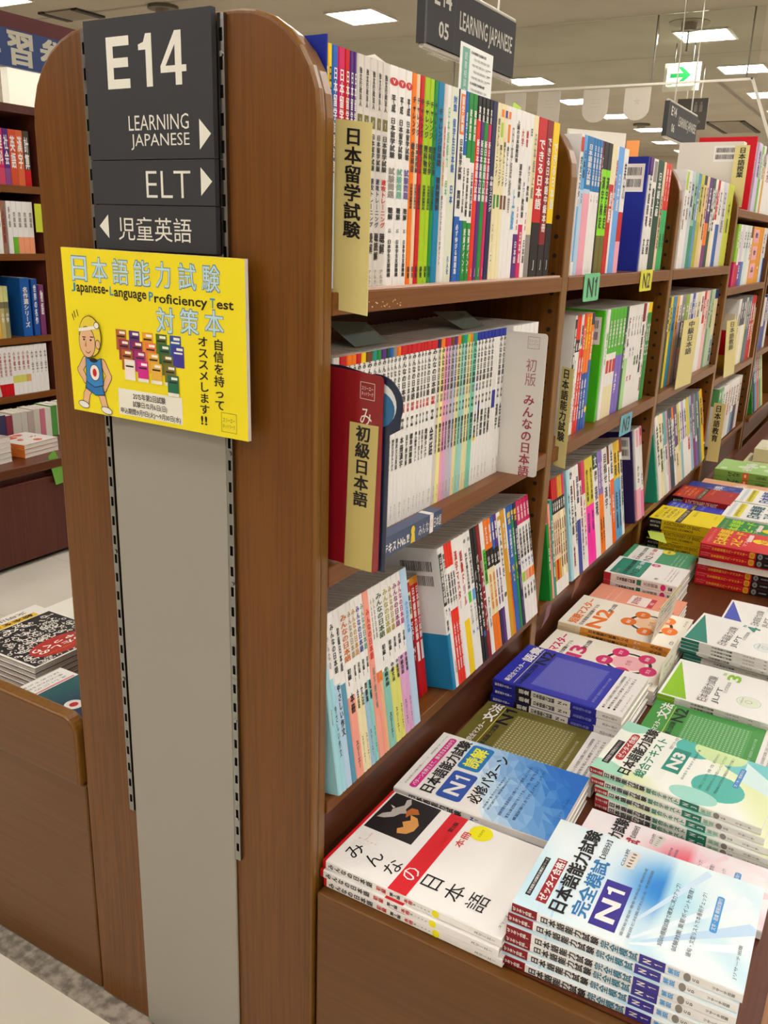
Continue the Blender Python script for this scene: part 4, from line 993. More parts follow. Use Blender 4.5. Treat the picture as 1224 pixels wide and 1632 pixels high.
def art_smw(c):
    def f(q, fr, d, h):
        a = A(q, fr, d, h); a.r(0, 0, 1, 1, 'f2f2ee', .5); a.r(.05, .05, .9, .05, 'd4dce4', 1); a.r(.05, .14, .9, .09, 'e8dc3c', 1); a.t('JAPANESE WORDS', .1, .155, .8, .05, '8a8a3a'); a.t('日本単語', .12, .3, .8, .17, c, .04); a.t('スピード', .16, .5, .7, .14, c, .04)
        a.el(.3, .76, .01, .012, 'e04848', 1); a.el(.6, .78, .012, .01, 'd86a6a', 1); a.el(.9, .9, .016, .018, 'c8d43c', 1)
    return f
def art_plain(c, c2, words):
    def f(q, fr, d, h):
        a = A(q, fr, d, h); a.r(0, 0, 1, 1, c, .5)
        rr = random.Random(len(words))
        for k in range(7): a.el(rr.uniform(.15, .85), rr.uniform(.1, .9), rr.uniform(.008, .025), rr.uniform(.008, .02), c2, .8+k*.1)
        a.t(words, .12, .42, .7, .14, 'W' if c != 'eae6cc' else '4a5a3a', .02, 4)
    return f
LIE = lambda L: Matrix(((0, 0, -1, L), (-1, 0, 0, 0), (0, 1, 0, 0), (0, 0, 0, 1)))
def stack(x, y, ang, n, w, L, D, bands, texts, front, desc, group, z=.4, jit=(), extra=None, key=None, name='textbook'):
    """books lying flat with the spine to the aisle end, listed from the bottom; desc is a label for the top one and a pattern for those under it"""
    for k in range(n):
        top = n-1-k; jx, jy, ja = jit[top] if top < len(jit) else (0, 0, 0)
        me = book_mesh(w, L, D, bands, texts, front=front, key=key, extra=extra)
        mw = Matrix.Translation((x+jx, y+jy, z+k*(w+.0002)+.0003)) @ Matrix.Rotation(ang+ja, 4, 'Z') @ LIE(L)
        place = 'topmost' if top == 0 else 'at the bottom' if top == n-1 else f'{nth(top+1)} from top'
        lab = (desc if n == 1 else f'{desc}, {place}')
        put_book(me, mw, lab, group, name)
SPM = 'K:.03-.30:みんなの日本語:.6;R:.32-.38:初級:.5;K:.4-.46:第2版:.5;R:.48-.53:本冊:.5;a:.53-.63:Minna:.3;f0e818:.635-.675:o:.85;7a7a7a:.86-.97:スリーエー:.35'
stack(.004, .0231, -.0054, 3, .0127, .2555, .1805, 'R.018,W', SPM, art_minna, 'white beginner textbook with red stripe and dark bird picture', 'white red-striped textbooks at the near corner', jit=[(0, 0, 0), (-.0015, -.0035, 0), (.0035, -.003, .002)], key='minna')
stack(.004, .2085, .0315, 3, .0138, .2464, .1775, 'W.5,W', 'K:.1-.45:日本語能力試験:.7;u:.5-.56:N1:.7', art_dokkai, 'white and blue N1 reading workbook behind the red-striped textbook', 'blue N1 reading workbooks', key='dokkai')
SPS = 'W:.005-.11:ゼッタイ合格！:.5;K:.135-.405:日本語能力試験:.8;%s:.41-.575:完全模試:.8;%s:.58-.69:#:.98;W:.59-.685:%s:.72;b:.70-.75:解説:.6;a:.765-.795:o:.85;K:.80-.83:CD:.5;7a7a7a:.88-.97:リサーチ出版:.35'
stack(.262, .0391, .03, 6, .0131, .2575, .183, '8c1c26.12,f2f2f2', SPS % ('2c7a96', '3a2f92', 'N1'), art_sim('N1'), 'white and blue N1 mock exam book with dark red spine end', 'N1 mock exam books at the near right corner',
      jit=[(0, 0, 0), (-.003, -.002, 0), (-.002, -.007, .004), (-.0025, -.006, .003), (-.004, -.008, .004), (-.0045, -.012, .005)], key='sim1')
stack(.262, .2345, .0, 1, .0134, .2575, .128, '8c1c26.12,f2f2f2', SPS % ('b43c50', 'c02850', 'N2'), art_sim('N2'), 'white and pink N2 mock exam book half hidden behind blue ones', 'pink N2 mock exam books', key='sim2')
stack(.25, .410, -.05, 5, .0108, .2515, .1665, 'b02a30.085,eef0ea', 'W:.005-.08:ゼッタイ合格:.5;K:.09-.345:日本語能力試験:.78;2a8a6e:.35-.545:総合テキスト:.78;1e8068:.55-.66:#:.98;W:.56-.655:N3:.7;8cc4a4:.67-.73:解説:.6;a:.74-.775:o:.85;K:.78-.81:CD:.5;7a7a7a:.86-.95:リサーチ:.35', art_n3,
      'pale green N3 textbook with teal bubbles on its cover', 'green N3 textbooks', jit=[(-.010, -.005, -.018), (-.004, -.015, 0), (.004, -.020, .003), (.008, -.026, .004), (.008, -.025, .004)], key='n3')
stack(.004, .4005, .012, 1, .0195, .242, .160, '6c6424.80,W', 'W:.05-.25:新完全マスター:.6', art_shin('6c6424', '文法', 'N1', (17, 16)), 'olive N1 grammar workbook with dotted panel and white band', None, key='olive')
SPV = 'W:.02-.16:新完全マスター:.4;14141e:.19-.315:#:1;W:.215-.30:語彙:.6;f0eeea:.315-.62:#:.98;K:.33-.50:日本語能力試験:.62;K:.52-.60:N2:.62;8a92d8:.64-.78:友松悦子共著:.4;5a5a5a:.86-.97:スリーエー:.4'
stack(.004, .5675, -.012, 4, .0152, .2385, .172, '2a2ea0.815,W', SPV, art_shin('2a32b0', '語彙', 'N2', (40, 36)), 'cobalt blue N2 vocabulary workbook with white lower band', 'cobalt blue vocabulary workbooks', jit=[(0, 0, 0), (.0015, .0005, 0), (-.001, -.001, .001), (.002, .003, 0)], key='vocab')
stack(.004, .7485, -.012, 3, .0099, .25, .158, 'e8e0d4', 'M:.04-.3:短期マスター:.6;K:.35-.7:日本語能力試験ドリル:.5', art_tanki('d8246e', 'N3'), 'cream drill book with pink title and pink ovals', 'pink drill books', key='tankip')
stack(.0045, .9145, .004, 4, .0112, .2465, .176, 'eed9b4.2,f0a03c', 'K:.27-.62:日本語能力試験ドリル:.62;W:.66-.72:N2:.7;K:.8-.9:凡人社:.6', art_tanki('f07a1e', 'N2'), 'cream N2 drill book with orange title and orange ovals', 'orange drill books', jit=[(0, 0, 0), (-.001, .0006, 0), (.003, .003, .004), (.001, 0, 0)], key='tankio')
stack(.0045, 1.099, -.005, 3, .0098, .205, .126, 'f0a084', 'R:.1-.5:漢字読本:.5', art_salmon, 'salmon pink kanji book with white and red title box', 'salmon kanji books', key='salmon')
stack(.0055, 1.2315, -.005, 3, .0196, .176, .134, 'c0303c.10,eceae6', 'K:.18-.44:日本語能力試験:.5;2a7a62:.46-.52:#:.7;a:.55-.75:文法読解:.5;d8287c:.78-.85:o:.85;K:.88-.94:語彙:.5', art_n2w, 'white N2 grammar book with teal title box', 'white N2 grammar books with teal boxes', key='n2w')
stack(.0045, 1.376, -.004, 2, .0245, .165, .136, '3c9a6a', 'W:.1-.5:日本語能力試験:.5', art_n2g, 'green N2 vocabulary book with white title box and yellow oval', 'green N2 vocabulary books', key='n2g')
SPD = 'e8e4d8:.03-.16:基本文法辞典:.3;5a4a10:.24-.86:DICTIONARY OF BASIC JAPANESE GRAMMAR:.0'
def ex_dic(tc):
    def f(q, fr, w, h):
        f2 = Fr(fr.p(0, 0), fr.d, -fr.r)   # lettering along the spine
        q.text(f2, 'A DICTIONARY OF BASIC', h*.24, -w*.88, h*.56, w*.32, tc, .01); q.text(f2, 'JAPANESE GRAMMAR', h*.24, -w*.45, h*.46, w*.30, tc, .01); q.text(f2, 'MAKINO TSUTSUI', h*.03, -w*.8, h*.16, w*.22, 'd8d4c8', .01); q.text(f2, 'Seiichi Michio', h*.03, -w*.42, h*.14, w*.2, 'd8d4c8', .01)
    return f
stack(.004, 1.642, -.02, 3, .0302, .178, .148, '1c1a18.2,e4c414', '', art_dic('f4dc14', '', 'a8940c'), 'thick yellow grammar dictionary with black bar on its cover', 'yellow grammar dictionaries', extra=ex_dic('5a4c10'), key='dicy', jit=[(0, 0, 0), (.003, .002, 0), (0, -.001, .01)])
stack(.004, 1.797, -.02, 2, .0375, .17, .112, '1c1a18.2,2a2eb0', '', art_dic('3038c0', '', 'aab4e0'), 'thick blue grammar dictionary between the yellow and red ones', 'blue grammar dictionaries', extra=ex_dic('d8d8f0'), key='dicb')
stack(.004, 1.915, -.02, 2, .0452, .17, .15, '1c1a18.2,a81c20', '', art_dic('b41c22', '', 'f08c28'), 'thick red grammar dictionary with orange lettering, behind the blue one', 'red grammar dictionaries', extra=ex_dic('f0d8c0'), key='dicr')
stack(.006, 2.072, -.02, 3, .0255, .19, .12, '23348c', 'W:.1-.6:日本語辞典:.5', art_plain('23348c', '4a5ab0', '辞典'), 'navy book between the red dictionary and the peach book', 'navy books behind the red dictionary', key='navyb')
stack(.012, 2.205, 0, 2, .0205, .25, .19, 'f0b48c', 'W:.1-.5:日本語初級:.5', art_plain('f0b48c', 'f6d2b8', '大地'), 'peach patterned textbook in front of the green stack', 'peach textbooks', key='peach')
def ex_gen(q, fr, w, h):
    q.vtext(fr, 'げんき', w*.15, h*.22, w*.7, h*.2, 'K', .02); q.rrect(fr, w*.03, h*.46, w*.94, h*.10, .004, 'e0641e', 1); f2 = Fr(fr.p(0, 0), fr.d, -fr.r); q.text(f2, 'GENKI', h*.68, -w*.72, h*.16, w*.42, 'K', .01); q.text(f2, 'I', h*.49, -w*.7, h*.03, w*.4, 'f4d8b0')
stack(.034, 2.425, 0, 3, .0247, .205, .18, '7ea84e', '', art_plain('a4d07a', 'd4ecc4', '初級'), 'pale green textbook with orange spot on its spine', 'pale green textbooks with orange spots', extra=ex_gen, key='genki')
stack(.07, 2.615, 0, 1, .05, .25, .06, 'e08a4a', '', art_plain('e08a4a', 'ecb48c', '和'), 'orange covered book squeezed behind the pale green stack', None, key='orangeb')
def ex_jap(q, fr, w, h): f2 = Fr(fr.p(0, 0), fr.d, -fr.r); q.text(f2, 'Japanese', h*.42, -w*.72, h*.34, w*.42, '4a5040', .0)
stack(.085, 2.685, 0, 1, .05, .27, .2, 'd0caa0', '', art_plain('dcd8b4', 'd0caa0', '文化'), 'large beige-green book, lower of the pair far back on the counter', 'beige-green Japanese textbooks', extra=ex_jap, key='beige')
stack(.115, 2.735, 0, 1, .05, .25, .19, 'd0caa0', '', art_plain('e2dec0', 'd8d4ae', '初級'), 'large beige-green book, upper of the pair far back on the counter', 'beige-green Japanese textbooks', z=.4505, extra=ex_jap, key='beige2')
def ex_sm(q, fr, w, h):
    f2 = Fr(fr.p(0, 0), fr.d, -fr.r); q.text(f2, '日本語単語スピードマスター', h*.15, -w*.68, h*.43, w*.40, 'f0b828', .02); q.text(f2, 'Quick Mastery', h*.02, -w*.8, h*.12, w*.2, 'f0a0a0'); q.text(f2, 'of vocabulary', h*.02, -w*.5, h*.10, w*.18, 'f0a0a0')
    q.rrect(fr, w*.06, h*.60, w*.88, h*.065, .004, 'e8a81c', 1); q.text(f2, 'N3', h*.615, -w*.7, h*.035, w*.4, 'a03a10'); q.ell(fr, w*.5, h*.73, w*.4, h*.03, '8a8a8c', 1); q.ell(fr, w*.5, h*.73, w*.15, h*.01, '4a4a4c', 2); q.text(f2, 'CD2枚付', h*.79, -w*.62, h*.09, w*.22, 'd8d8d8')
G6 = 'red and black vocabulary books'
smk = dict(extra=ex_sm, key='smr')
stack(.182, 1.44, .012, 3, .0181, .195, .155, 'c8182c.68,1c1a1c', '', art_sm('d81c2c', 'f0d020'), 'thick red vocabulary book, below the white page edges', G6, **smk)
me = book_mesh(.0181, .195, .155, 'c8182c.68,1c1a1c', '', front=art_sm('d81c2c', 'f0d020'), extra=ex_sm, key='smr')
put_book(me, Matrix.Translation((.377, 1.593, .455)) @ Matrix.Rotation(math.pi+.012, 4, 'Z') @ LIE(.195), 'red vocabulary book turned round so its white page edges face out', G6)
stack(.184, 1.44, .012, 2, .0181, .195, .155, 'c8182c.68,1c1a1c', '', art_sm('d81c2c', 'f0d020'), 'thick red vocabulary book, above the white page edges', G6, z=.4738, **smk)
stack(.395, 1.45, 0, 5, .0195, .18, .14, 'c02850.3,1c1a1c', 'W:.1-.5:日本単語:.6', art_sm('2a2428', 'e8e0e0'), 'black and pink vocabulary book, right edge beside the red stack', 'black and pink vocabulary books', key='smk')
stack(.182, 1.618, .0, 4, .0215, .195, .165, '1c8a44', 'Y:.1-.5:日本単語:.6', art_sm('1c8a44', 'a8e028'), 'green vocabulary book with lime title and yellow circle', 'green vocabulary books', key='smg')
stack(.17, 1.80, .0, 4, .0218, .21, .172, 'f0f0ec', 'T:.1-.5:日本単語:.6', art_smw('1e5a6a'), 'white vocabulary book with teal title and yellow stripe', 'white vocabulary books with teal titles', key='smw1')
stack(.175, 1.985, .0, 4, .0218, .21, .172, 'f0f0ec', 'u:.1-.5:日本単語:.6', art_smw('2848a4'), 'white vocabulary book with blue title and yellow stripe', 'white vocabulary books with blue titles', key='smw2')
SPW = 'e4e2de:.17-.75:#:1;K:.25-.42:日本語能力試験:.6;a:.5-.6:公式:.4;K:.66-.7:%s:.6'
stack(.262, .738, -.02, 5, .0067, .24, .168, '8cc41e.13,ecebe8', SPW % '3', art_wb('8cc41e', '3'), 'white official N3 workbook with lime green corner triangle', 'N3 workbooks', key='wb3')
stack(.262, .942, -.05, 9, .0069, .24, .158, '2a7a6a.15,e6e4e0.72,2a7a6a', SPW % '4', art_wb('2a8c7c', '4'), 'white official N4 workbook with teal corner triangle', 'N4 workbooks', key='wb4',
      jit=[(-.007, .001, -.03), (-.007, 0, -.03), (-.006, -.001, -.028), (-.009, -.003, -.03), (.002, .004, 0), (.001, .002, 0), (.001, .001, 0), (0, 0, 0), (.002, .001, 0)])
stack(.30, 1.112, -.01, 7, .0069, .22, .14, '4858c0.15,e6e4e0', SPW % '5', art_wb('4858c0', '5'), 'white official N5 workbook with blue corner triangle', 'N5 workbooks', key='wb5')
stack(.262, .5785, -.01, 1, .0245, .238, .153, '3c8c3c.80,W', 'W:.05-.25:新完全マスター:.6', art_shin('3c9440', '文法', 'N2', (17, 16)), 'green N2 grammar workbook with dotted panel, behind the N3 textbooks', None, key='gram2')
# ---------------------------------------------------------------- section cards, boards and tags
def plate(name, label, cat, A_, B_, C_, th, m, art=None, group=None, back=None, round_=0):
    """thin card from its top-left corner A to top-right B, down to bottom-left C; the printed face is towards the reader"""
    A_, B_, C_ = V(A_), V(B_), V(C_); r = (B_-A_); W = r.length; r.normalize(); d = (C_-A_); Hh = d.length; d.normalize(); n = d.cross(r).normalized()
    q = MB(); fr = Fr(A_, r, d)
    if round_:
        pts = []
        for cx, cy, a in ((W-round_, round_, -90), (W-round_, Hh-round_, 0), (round_, Hh-round_, 90), (round_, round_, 180)):
            for k in range(5): t = math.radians(a+22.5*k); pts.append((cx+round_*math.cos(t), cy+round_*math.sin(t)))
    else: pts = [(0, 0), (W, 0), (W, Hh), (0, Hh)]
    q.prism([fr.p(x, y) for x, y in pts], -n*th, m)
    if art: fr.n = n; art(q, fr, W, Hh)
    c = (A_+B_+C_+(B_+C_-A_))/4; base = (c.x, c.y, C_.z)
    o = q.build(name, None, base); o.location = base; return tag(o, label, cat, group)
CARD = mat('ddd08c', .55)
def card_art(t, x=.26, w=.5, y0=.03, y1=.62):
    return lambda q, fr, W, Hh: q.vtext(fr, t, W*x, Hh*y0, W*w, Hh*(y1-y0), 'K', .028)
G = 'straw yellow section cards'
plate('section_card', 'straw yellow card lettered 日本留学試験 hanging on top-left books beside the end panel', 'section card', (-.0075, .045, 1.339), (.0365, .046, 1.334), (-.0075, .045, 1.146), .0012, CARD, card_art('日本留学試験', .26, .5, .03, .60), G)
# red board with the card stuck on it, navy board behind it
def red_art(q, fr, W, Hh):
    q.frame(fr, W-.030, .010, .019, .019, .0005, 'e8d8d4'); q.text(fr, 'スリーエー', W-.028, .0145, .015, .0045, 'e8d8d4'); q.text(fr, 'ネットワーク', W-.028, .0205, .015, .0045, 'e8d8d4')
    q.vtext(fr, 'みんなの日本語', W-.0305, .036, .0175, .17, 'f0e0d8', .0)
ry = .048
plate('shelf_divider_board', 'dark red glossy divider board with white lettering, left end of the middle shelf', 'divider board', (-.12, ry, 1.0895), (.059, ry, 1.0775), (-.12, ry, .858), .0015, mat('8e1420', .2, coat=.5), red_art, round_=.006).rotation_euler
plate('section_card', 'straw yellow card lettered 初級日本語 stuck on the dark red divider board', 'section card', (.0165, ry-.0008, 1.0225), (.0545, ry-.0008, 1.0215), (.0125, ry-.0008, .8475), .0006, mat('c9b872', .55), card_art('初級日本語', .22, .54, .01, .56), G)
q = MB(); nv = mat('152744', .3, coat=.4)
pts = [(-.12, .848), (.066, .848), (.066, 1.012), (.079, 1.02)]+[(.048+.034*math.cos(t), 1.045+.034*math.sin(t)) for t in [math.radians(a) for a in range(-20, 120, 14)]]+[(.0, 1.084), (-.12, 1.084)]
q.prism([(x, ry+.004, z) for x, z in pts], (0, .0014, 0), nv)
fr = Fr((0, ry+.004, 0), (1, 0, 0), (0, 0, -1)); q.ell(fr, .048, -1.045, .026, .026, 'dfe4e6', 1, 26); q.ell(fr, .052, -1.04, .02, .02, '2a6a9a', 2, 22)
o = q.build('shelf_divider_board', None, (0, ry, .848)); o.location = (0, ry, .848); tag(o, 'navy divider board with round emblem peeking out behind the dark red board', 'divider board')
# navy strip folded over the shelf edge
q = MB(); y0, y1 = .155, .325; sb = mat('1b3a68', .35, coat=.3)
q.box((-.017, y0, .8458), (.0022, y1, .8465), sb); q.box((.0012, y0, .8185), (.0022, y1, .8459), sb)
fr = Fr((.0022, y0, .8465), (0, 1, 0), (0, 0, -1)); q.text(fr, 'テキストNo.1!!', .004, .010, .068, .0135, 'W', .03); q.text(fr, 'みんな', .099, .008, .030, .015, 'W', 0); q.text(fr, '日本語', .145, .007, .023, .016, 'W', 0)
q.rect(fr, .132, .0, .011, .028, 'f0ecea', 1.5); q.text(fr, 'の', .133, .008, .009, .012, 'e8b0a0', .0, 2.5)
q.ell(fr, .082, .009, .0055, .0065, 'e8c828', 2); q.shape(fr, [(.078, .014), (.087, .014), (.089, .027), (.076, .027)], 'e8c828', 2)
f2 = Fr((-.017, y0, .8465), (0, 1, 0), (1, 0, 0)); f2.n = V((0, 0, 1)); q.rect(f2, .132, 0, .011, .0192, 'f0ecea', 1.5)
o = q.build('shelf_strip', None, (0, y0, .8185)); o.location = (0, y0, .8185); tag(o, 'navy paper strip with white lettering folded over the middle shelf edge', 'shelf strip')
def white_art(q, fr, W, Hh):
    q.frame(fr, W-.033, .006, .0205, .019, .0006, 'a87880'); q.text(fr, 'スリーエー', W-.031, .0105, .0165, .0045, 'a87880'); q.text(fr, 'ネットワーク', W-.031, .016, .0165, .0045, 'a87880')
    q.vtext(fr, '初版', W-.0335, .040, .020, .046, 'b4707c', .0); q.vtext(fr, 'みんなの日本語', W-.0335, .098, .0205, .140, 'a83c54', .02)
plate('shelf_divider_board', 'white divider board with pink lettering jutting out at the right end of the middle shelf', 'divider board', (-.09, .577, 1.083), (.0505, .574, 1.083), (-.09, .577, .8465), .0014, mat('e6e2da', .35, coat=.2), white_art, round_=.006)
o = bpy.data.objects['shelf_divider_board.002']
plate('section_card', 'straw yellow card lettered 日本語能力試験 at the left end of the second bay, middle shelf', 'section card', (-.0085, .826, 1.000), (.0155, .826, .996), (-.0085, .826, .808), .0012, CARD, card_art('日本語能力試験', .12, .6, .01, .74), G)
plate('section_card', 'straw yellow card lettered 中級日本語 on the third bay, middle shelf', 'section card', (.006, 1.755, 1.028), (.006, 1.955, 1.022), (.006, 1.748, .838), .0012, CARD, card_art('中級日本語', .30, .42, .02, .52), G)
plate('section_card', 'straw yellow card lettered 日本語教師 on the fourth bay, third shelf', 'section card', (.006, 2.41, .985), (.006, 2.62, .978), (.006, 2.50, .782), .0012, CARD, card_art('日本語教師', .28, .45, .02, .53), G)
plate('section_card', 'straw yellow card lettered 日本語教育 at the left end of the fourth bay, lowest shelf', 'section card', (.006, 2.392, .71), (.046, 2.392, .71), (.006, 2.392, .505), .0012, CARD, card_art('日本語教育', .16, .55, .03, .66), G)
plate('section_card', 'straw yellow card lettered 日本語授業 on the cream boxed book, highest shelf', 'section card', (-.038, 2.368, 1.53), (.006, 2.368, 1.53), (-.038, 2.368, 1.345), .0012, CARD, card_art('日本語授業', .30, .5, .03, .52), G)
def ntag(t): return lambda q, fr, W, Hh: q.text(fr, t, W*.2, Hh*.14, W*.62, Hh*.72, '1a2a20', .015)
plate('shelf_tag', 'green tag reading N1 on the second bay top shelf edge', 'shelf tag', (.0018, .879, 1.168), (.0018, .972, 1.168), (.0018, .879, 1.116), .001, mat('6cc490', .5), ntag('N1'), 'level tags on the second bay shelf edges', round_=.006)
plate('shelf_tag', 'yellow tag reading N2 on the second bay top shelf edge', 'shelf tag', (.0018, 1.272, 1.168), (.0018, 1.372, 1.168), (.0018, 1.272, 1.121), .001, mat('dcd838', .5), ntag('N2'), 'level tags on the second bay shelf edges', round_=.005)
plate('shelf_tag', 'pale blue tag reading N3 on the second bay middle shelf edge', 'shelf tag', (.0018, 1.243, .840), (.0018, 1.338, .838), (.0018, 1.241, .791), .001, mat('6cb4c8', .5), ntag('N3'), 'level tags on the second bay shelf edges', round_=.004)
def info_art(q, fr, W, Hh):
    q.rect(fr, W*.05, Hh*.04, W*.21, Hh*.84, '6aa898', 1); q.vtext(fr, '読書相談コーナー', W*.11, Hh*.08, W*.09, Hh*.74, 'd4e8e0', .0)
    rr = random.Random(2)
    for k in range(14):
        b = k in (0, 5, 10); q.text(fr, '日本語能力試験対策' if b else '平成27年度 試験日程のご案内', W*.31 if b else W*(.34+.05*(k % 2)), Hh*(.05+k*.064), W*(.46 if b else .5), Hh*.03, 'K' if b else '5a5a5a', .02 if b else 0)
    for k in (2, 3, 4, 8, 9, 12): q.rect(fr, W*.84, Hh*(.05+k*.064), W*.1, Hh*.012, '8a8a8a')
plate('notice_sheet', 'white notice sheet with teal side band standing up among the top shelf books', 'notice', (-.055, .424, 1.482), (-.053, .527, 1.480), (-.055, .422, 1.36), .0012, mat('eceeee', .4), info_art)
def pop_art(q, fr, W, Hh):
    q.rect(fr, 0, 0, W, Hh*.08, 'd8c860', 1); q.rect(fr, 0, 0, W*.02, Hh, 'd8c860', 1)
    for k, (t, c) in enumerate((('短い期間で', '3a4a6a'), ('効果的に', '2a3a6a'), ('スピード学習!', '3a3a3a'), ('試験の直前に', '4a4a4a'), ('おすすめです', 'b46a3a'))): q.text(fr, t, W*.08, Hh*(.14+k*.165), W*(.8 if k % 2 else .68), Hh*.1, c, .0)
plate('price_card', 'handwritten promotion card with yellow edge standing on the orange drill book', 'promotion card', (.2115, .922, .525), (.2135, 1.092, .523), (.2015, .918, .4467), .001, mat('f0ecde', .5), pop_art, 'handwritten promotion cards')
plate('price_card', 'plain pale promotion card standing right of the pink drill book', 'promotion card', (.2565, .775, .478), (.2565, .905, .476), (.2565, .765, .4015), .001, mat('ece7da', .5), lambda q, fr, W, Hh: [q.text(fr, t, W*.2, Hh*(.2+k*.2), W*.5, Hh*.08, '6a5a5a') for k, t in enumerate(('第2版', 'ドリル'))], 'handwritten promotion cards')
def note(label, pts, m, th=.0005):
    q = MB(); n = (V(pts[1])-V(pts[0])).cross(V(pts[2])-V(pts[0])).normalized()*th; q.prism([V(p) for p in pts], n, mat(m, .6)); c = sum((V(p) for p in pts), V())/len(pts); b = (c.x, c.y, min(p[2] for p in pts))
    o = q.build('paper_slip', None, b); o.location = b; return tag(o, label, 'paper slip')
note('lime green sticky note hanging down the spines of the yellow grammar dictionaries', [(.008, 1.628, .456), (.052, 1.626, .458), (.078, 1.560, .4515), (.030, 1.575, .4525)], 'c8e05a')
note('lime green paper marker sticking up behind the top shelf books near the yellow one', [(-.06, .62, 1.412), (-.06, .66, 1.412), (-.06, .66, 1.428), (-.06, .63, 1.432)], 'b4dc50')
note('orange sticky note sticking up above the dark blue book, second bay', [(-.06, 1.262, 1.40), (-.06, 1.36, 1.40), (-.06, 1.36, 1.447), (-.06, 1.262, 1.437)], 'f0963c')
note('white back cover sheet standing behind the second bay top shelf books', [(-.06, .885, 1.40), (-.06, 1.24, 1.40), (-.06, 1.24, 1.449), (-.06, .885, 1.421)], 'e4dfd6', .004)
note('white order slip standing up behind the white top shelf books', [(-.04, .140, 1.40), (-.04, .196, 1.40), (-.04, .196, 1.418), (-.04, .172, 1.4225), (-.04, .140, 1.414)], 'e8e4dc')
note('second white order slip standing up behind the white top shelf books', [(-.05, .200, 1.40), (-.05, .235, 1.40), (-.05, .235, 1.416), (-.05, .205, 1.420)], 'dcd8d0')
note('dim grey-green order slip lying on top of the middle shelf books, left one', [(-.05, .16, 1.090), (-.05, .24, 1.090), (-.09, .25, 1.112), (-.11, .18, 1.116)], '8a9a94')
note('dim grey-green order slip lying on top of the middle shelf books, right one', [(-.05, .47, 1.090), (-.05, .55, 1.090), (-.09, .56, 1.110), (-.11, .48, 1.112)], '8a9a94')
note('clear pinkish order slip hanging under the green and teal books, second bay', [(.012, .81, .519), (.012, .838, .519), (.009, .835, .487), (.007, .80, .472), (.008, .812, .492)], '8a6070')
note('crumpled pinkish order slip hanging under the white books, second bay', [(.012, .985, .518), (.012, 1.03, .518), (.009, 1.02, .492), (.007, 1.0, .484), (.007, .985, .474)], '8e5a44')
note('lime green slip at the far left counter beside the bookcase edge', [(-2.128, 1.335, .40), (-2.128, 1.365, .42), (-2.128, 1.42, .29), (-2.128, 1.36, .285)], '6aa83c')
# ---------------------------------------------------------------- hanging aisle signs
def aisle_sign(x, y0, y1, z0, z1, num, label):
    t = thing('hanging_sign', label, 'hanging sign', (x, (y0+y1)/2, z0), 'hanging dark aisle signs'); O = tuple(t.location); W = y1-y0; h = z1-z0
    q = MB(); q.box((x-.012, y0, z0+.008), (x+.012, y1, z1-.008), mat('404146', .55, spec=.3)); fr = Fr((x+.012, y0, z1), (0, 1, 0), (0, 0, -1)); m = mat('e8e8e0', .5)
    q.text(fr, 'E14', W*.07, h*.12, W*.17, h*.26, m, .03); q.text(fr, num, W*.12, h*.58, W*.10, h*.24, m, .02); q.text(fr, 'LEARNING JAPANESE', W*.33, h*.30, W*.63, h*.36, m, .008); q.rect(fr, W*.28, 0.008, .0015, h-.016, '4a4b50', 1)
    q.build('panel', t, O)
    for z in (z0, z1): q = MB(); q.tube((x, y0-.004, z), (x, y1+.004, z), .0085, mat('d4d0c6', .4)); q.build('rail', t, O)
    q = MB(); q.box((x-.0135, y0-.012, z0+.004), (x+.0135, y0, z1-.004), mat('2a2a2c', .4)); q.build('end_cap', t, O)
    for y in (y0+W*.2, y1-W*.2): q = MB(); q.tube((x, y, z1+.008), (x, y, H), .004, mat('b8b4aa', .3, 1)); q.build('rod', t, O)
aisle_sign(-.82, 1.705, 2.35, 1.752, 1.938, '05', 'dark grey hanging sign E14 05 LEARNING JAPANESE, the nearer and larger one')
aisle_sign(-.82, 4.52, 5.22, 1.79, 1.975, '06', 'dark grey hanging sign E14 06, the smaller one farther down the aisle')
# smoke-barrier glass
m = bpy.data.materials.new('clear_glass'); m.use_nodes = True; nt = m.node_tree; nt.nodes.clear()
o_ = nt.nodes.new('ShaderNodeOutputMaterial'); tr = nt.nodes.new('ShaderNodeBsdfTransparent'); gl = nt.nodes.new('ShaderNodeBsdfGlossy'); mx = nt.nodes.new('ShaderNodeMixShader'); fz = nt.nodes.new('ShaderNodeFresnel')
tr.inputs[0].default_value = (.93, .95, .93, 1); gl.inputs['Roughness'].default_value = .03; fz.inputs[0].default_value = 1.12
for a_, b_ in ((fz.outputs[0], mx.inputs[0]), (tr.outputs[0], mx.inputs[1]), (gl.outputs[0], mx.inputs[2]), (mx.outputs[0], o_.inputs[0])): nt.links.new(a_, b_)
GLASS = m
gs = thing('glass_smoke_barrier', 'clear glass barrier with pale lower edge hanging from the ceiling across the aisle', 'glass barrier', (-2.6, 5.44, 2.2)); O = tuple(gs.location); ED = mat('d6d2c6', .4)
for x0, x1 in ((-5.9, -4.0), (-4.0, -2.6), (-2.6, -1.178), (-1.172, -.60)):
    q = MB(); q.box((x0+.003, 5.437, 2.206), (x1-.003, 5.443, H-.002), GLASS); q.build('pane', gs, O)
    q = MB(); q.box((x1-.004, 5.434, 2.206), (x1+.004, 5.446, H-.002), mat('6a655a', .5)); q.build('joint', gs, O)
q = MB(); q.box((-.54, 5.437, 2.206), (-.60, 5.443, H-.002), GLASS); q.build('pane', gs, O)
q = MB(); q.box((-5.9, 5.43, 2.196), (-.56, 5.45, 2.208), ED); q.build('edge_trim', gs, O)
q = MB(); q.prism([(-.575, 5.43, 2.208), (-.556, 5.43, 2.208), (-.30, 5.43, 1.62), (-.319, 5.43, 1.62)], (0, .02, 0), ED); q.build('edge_trim', gs, O)
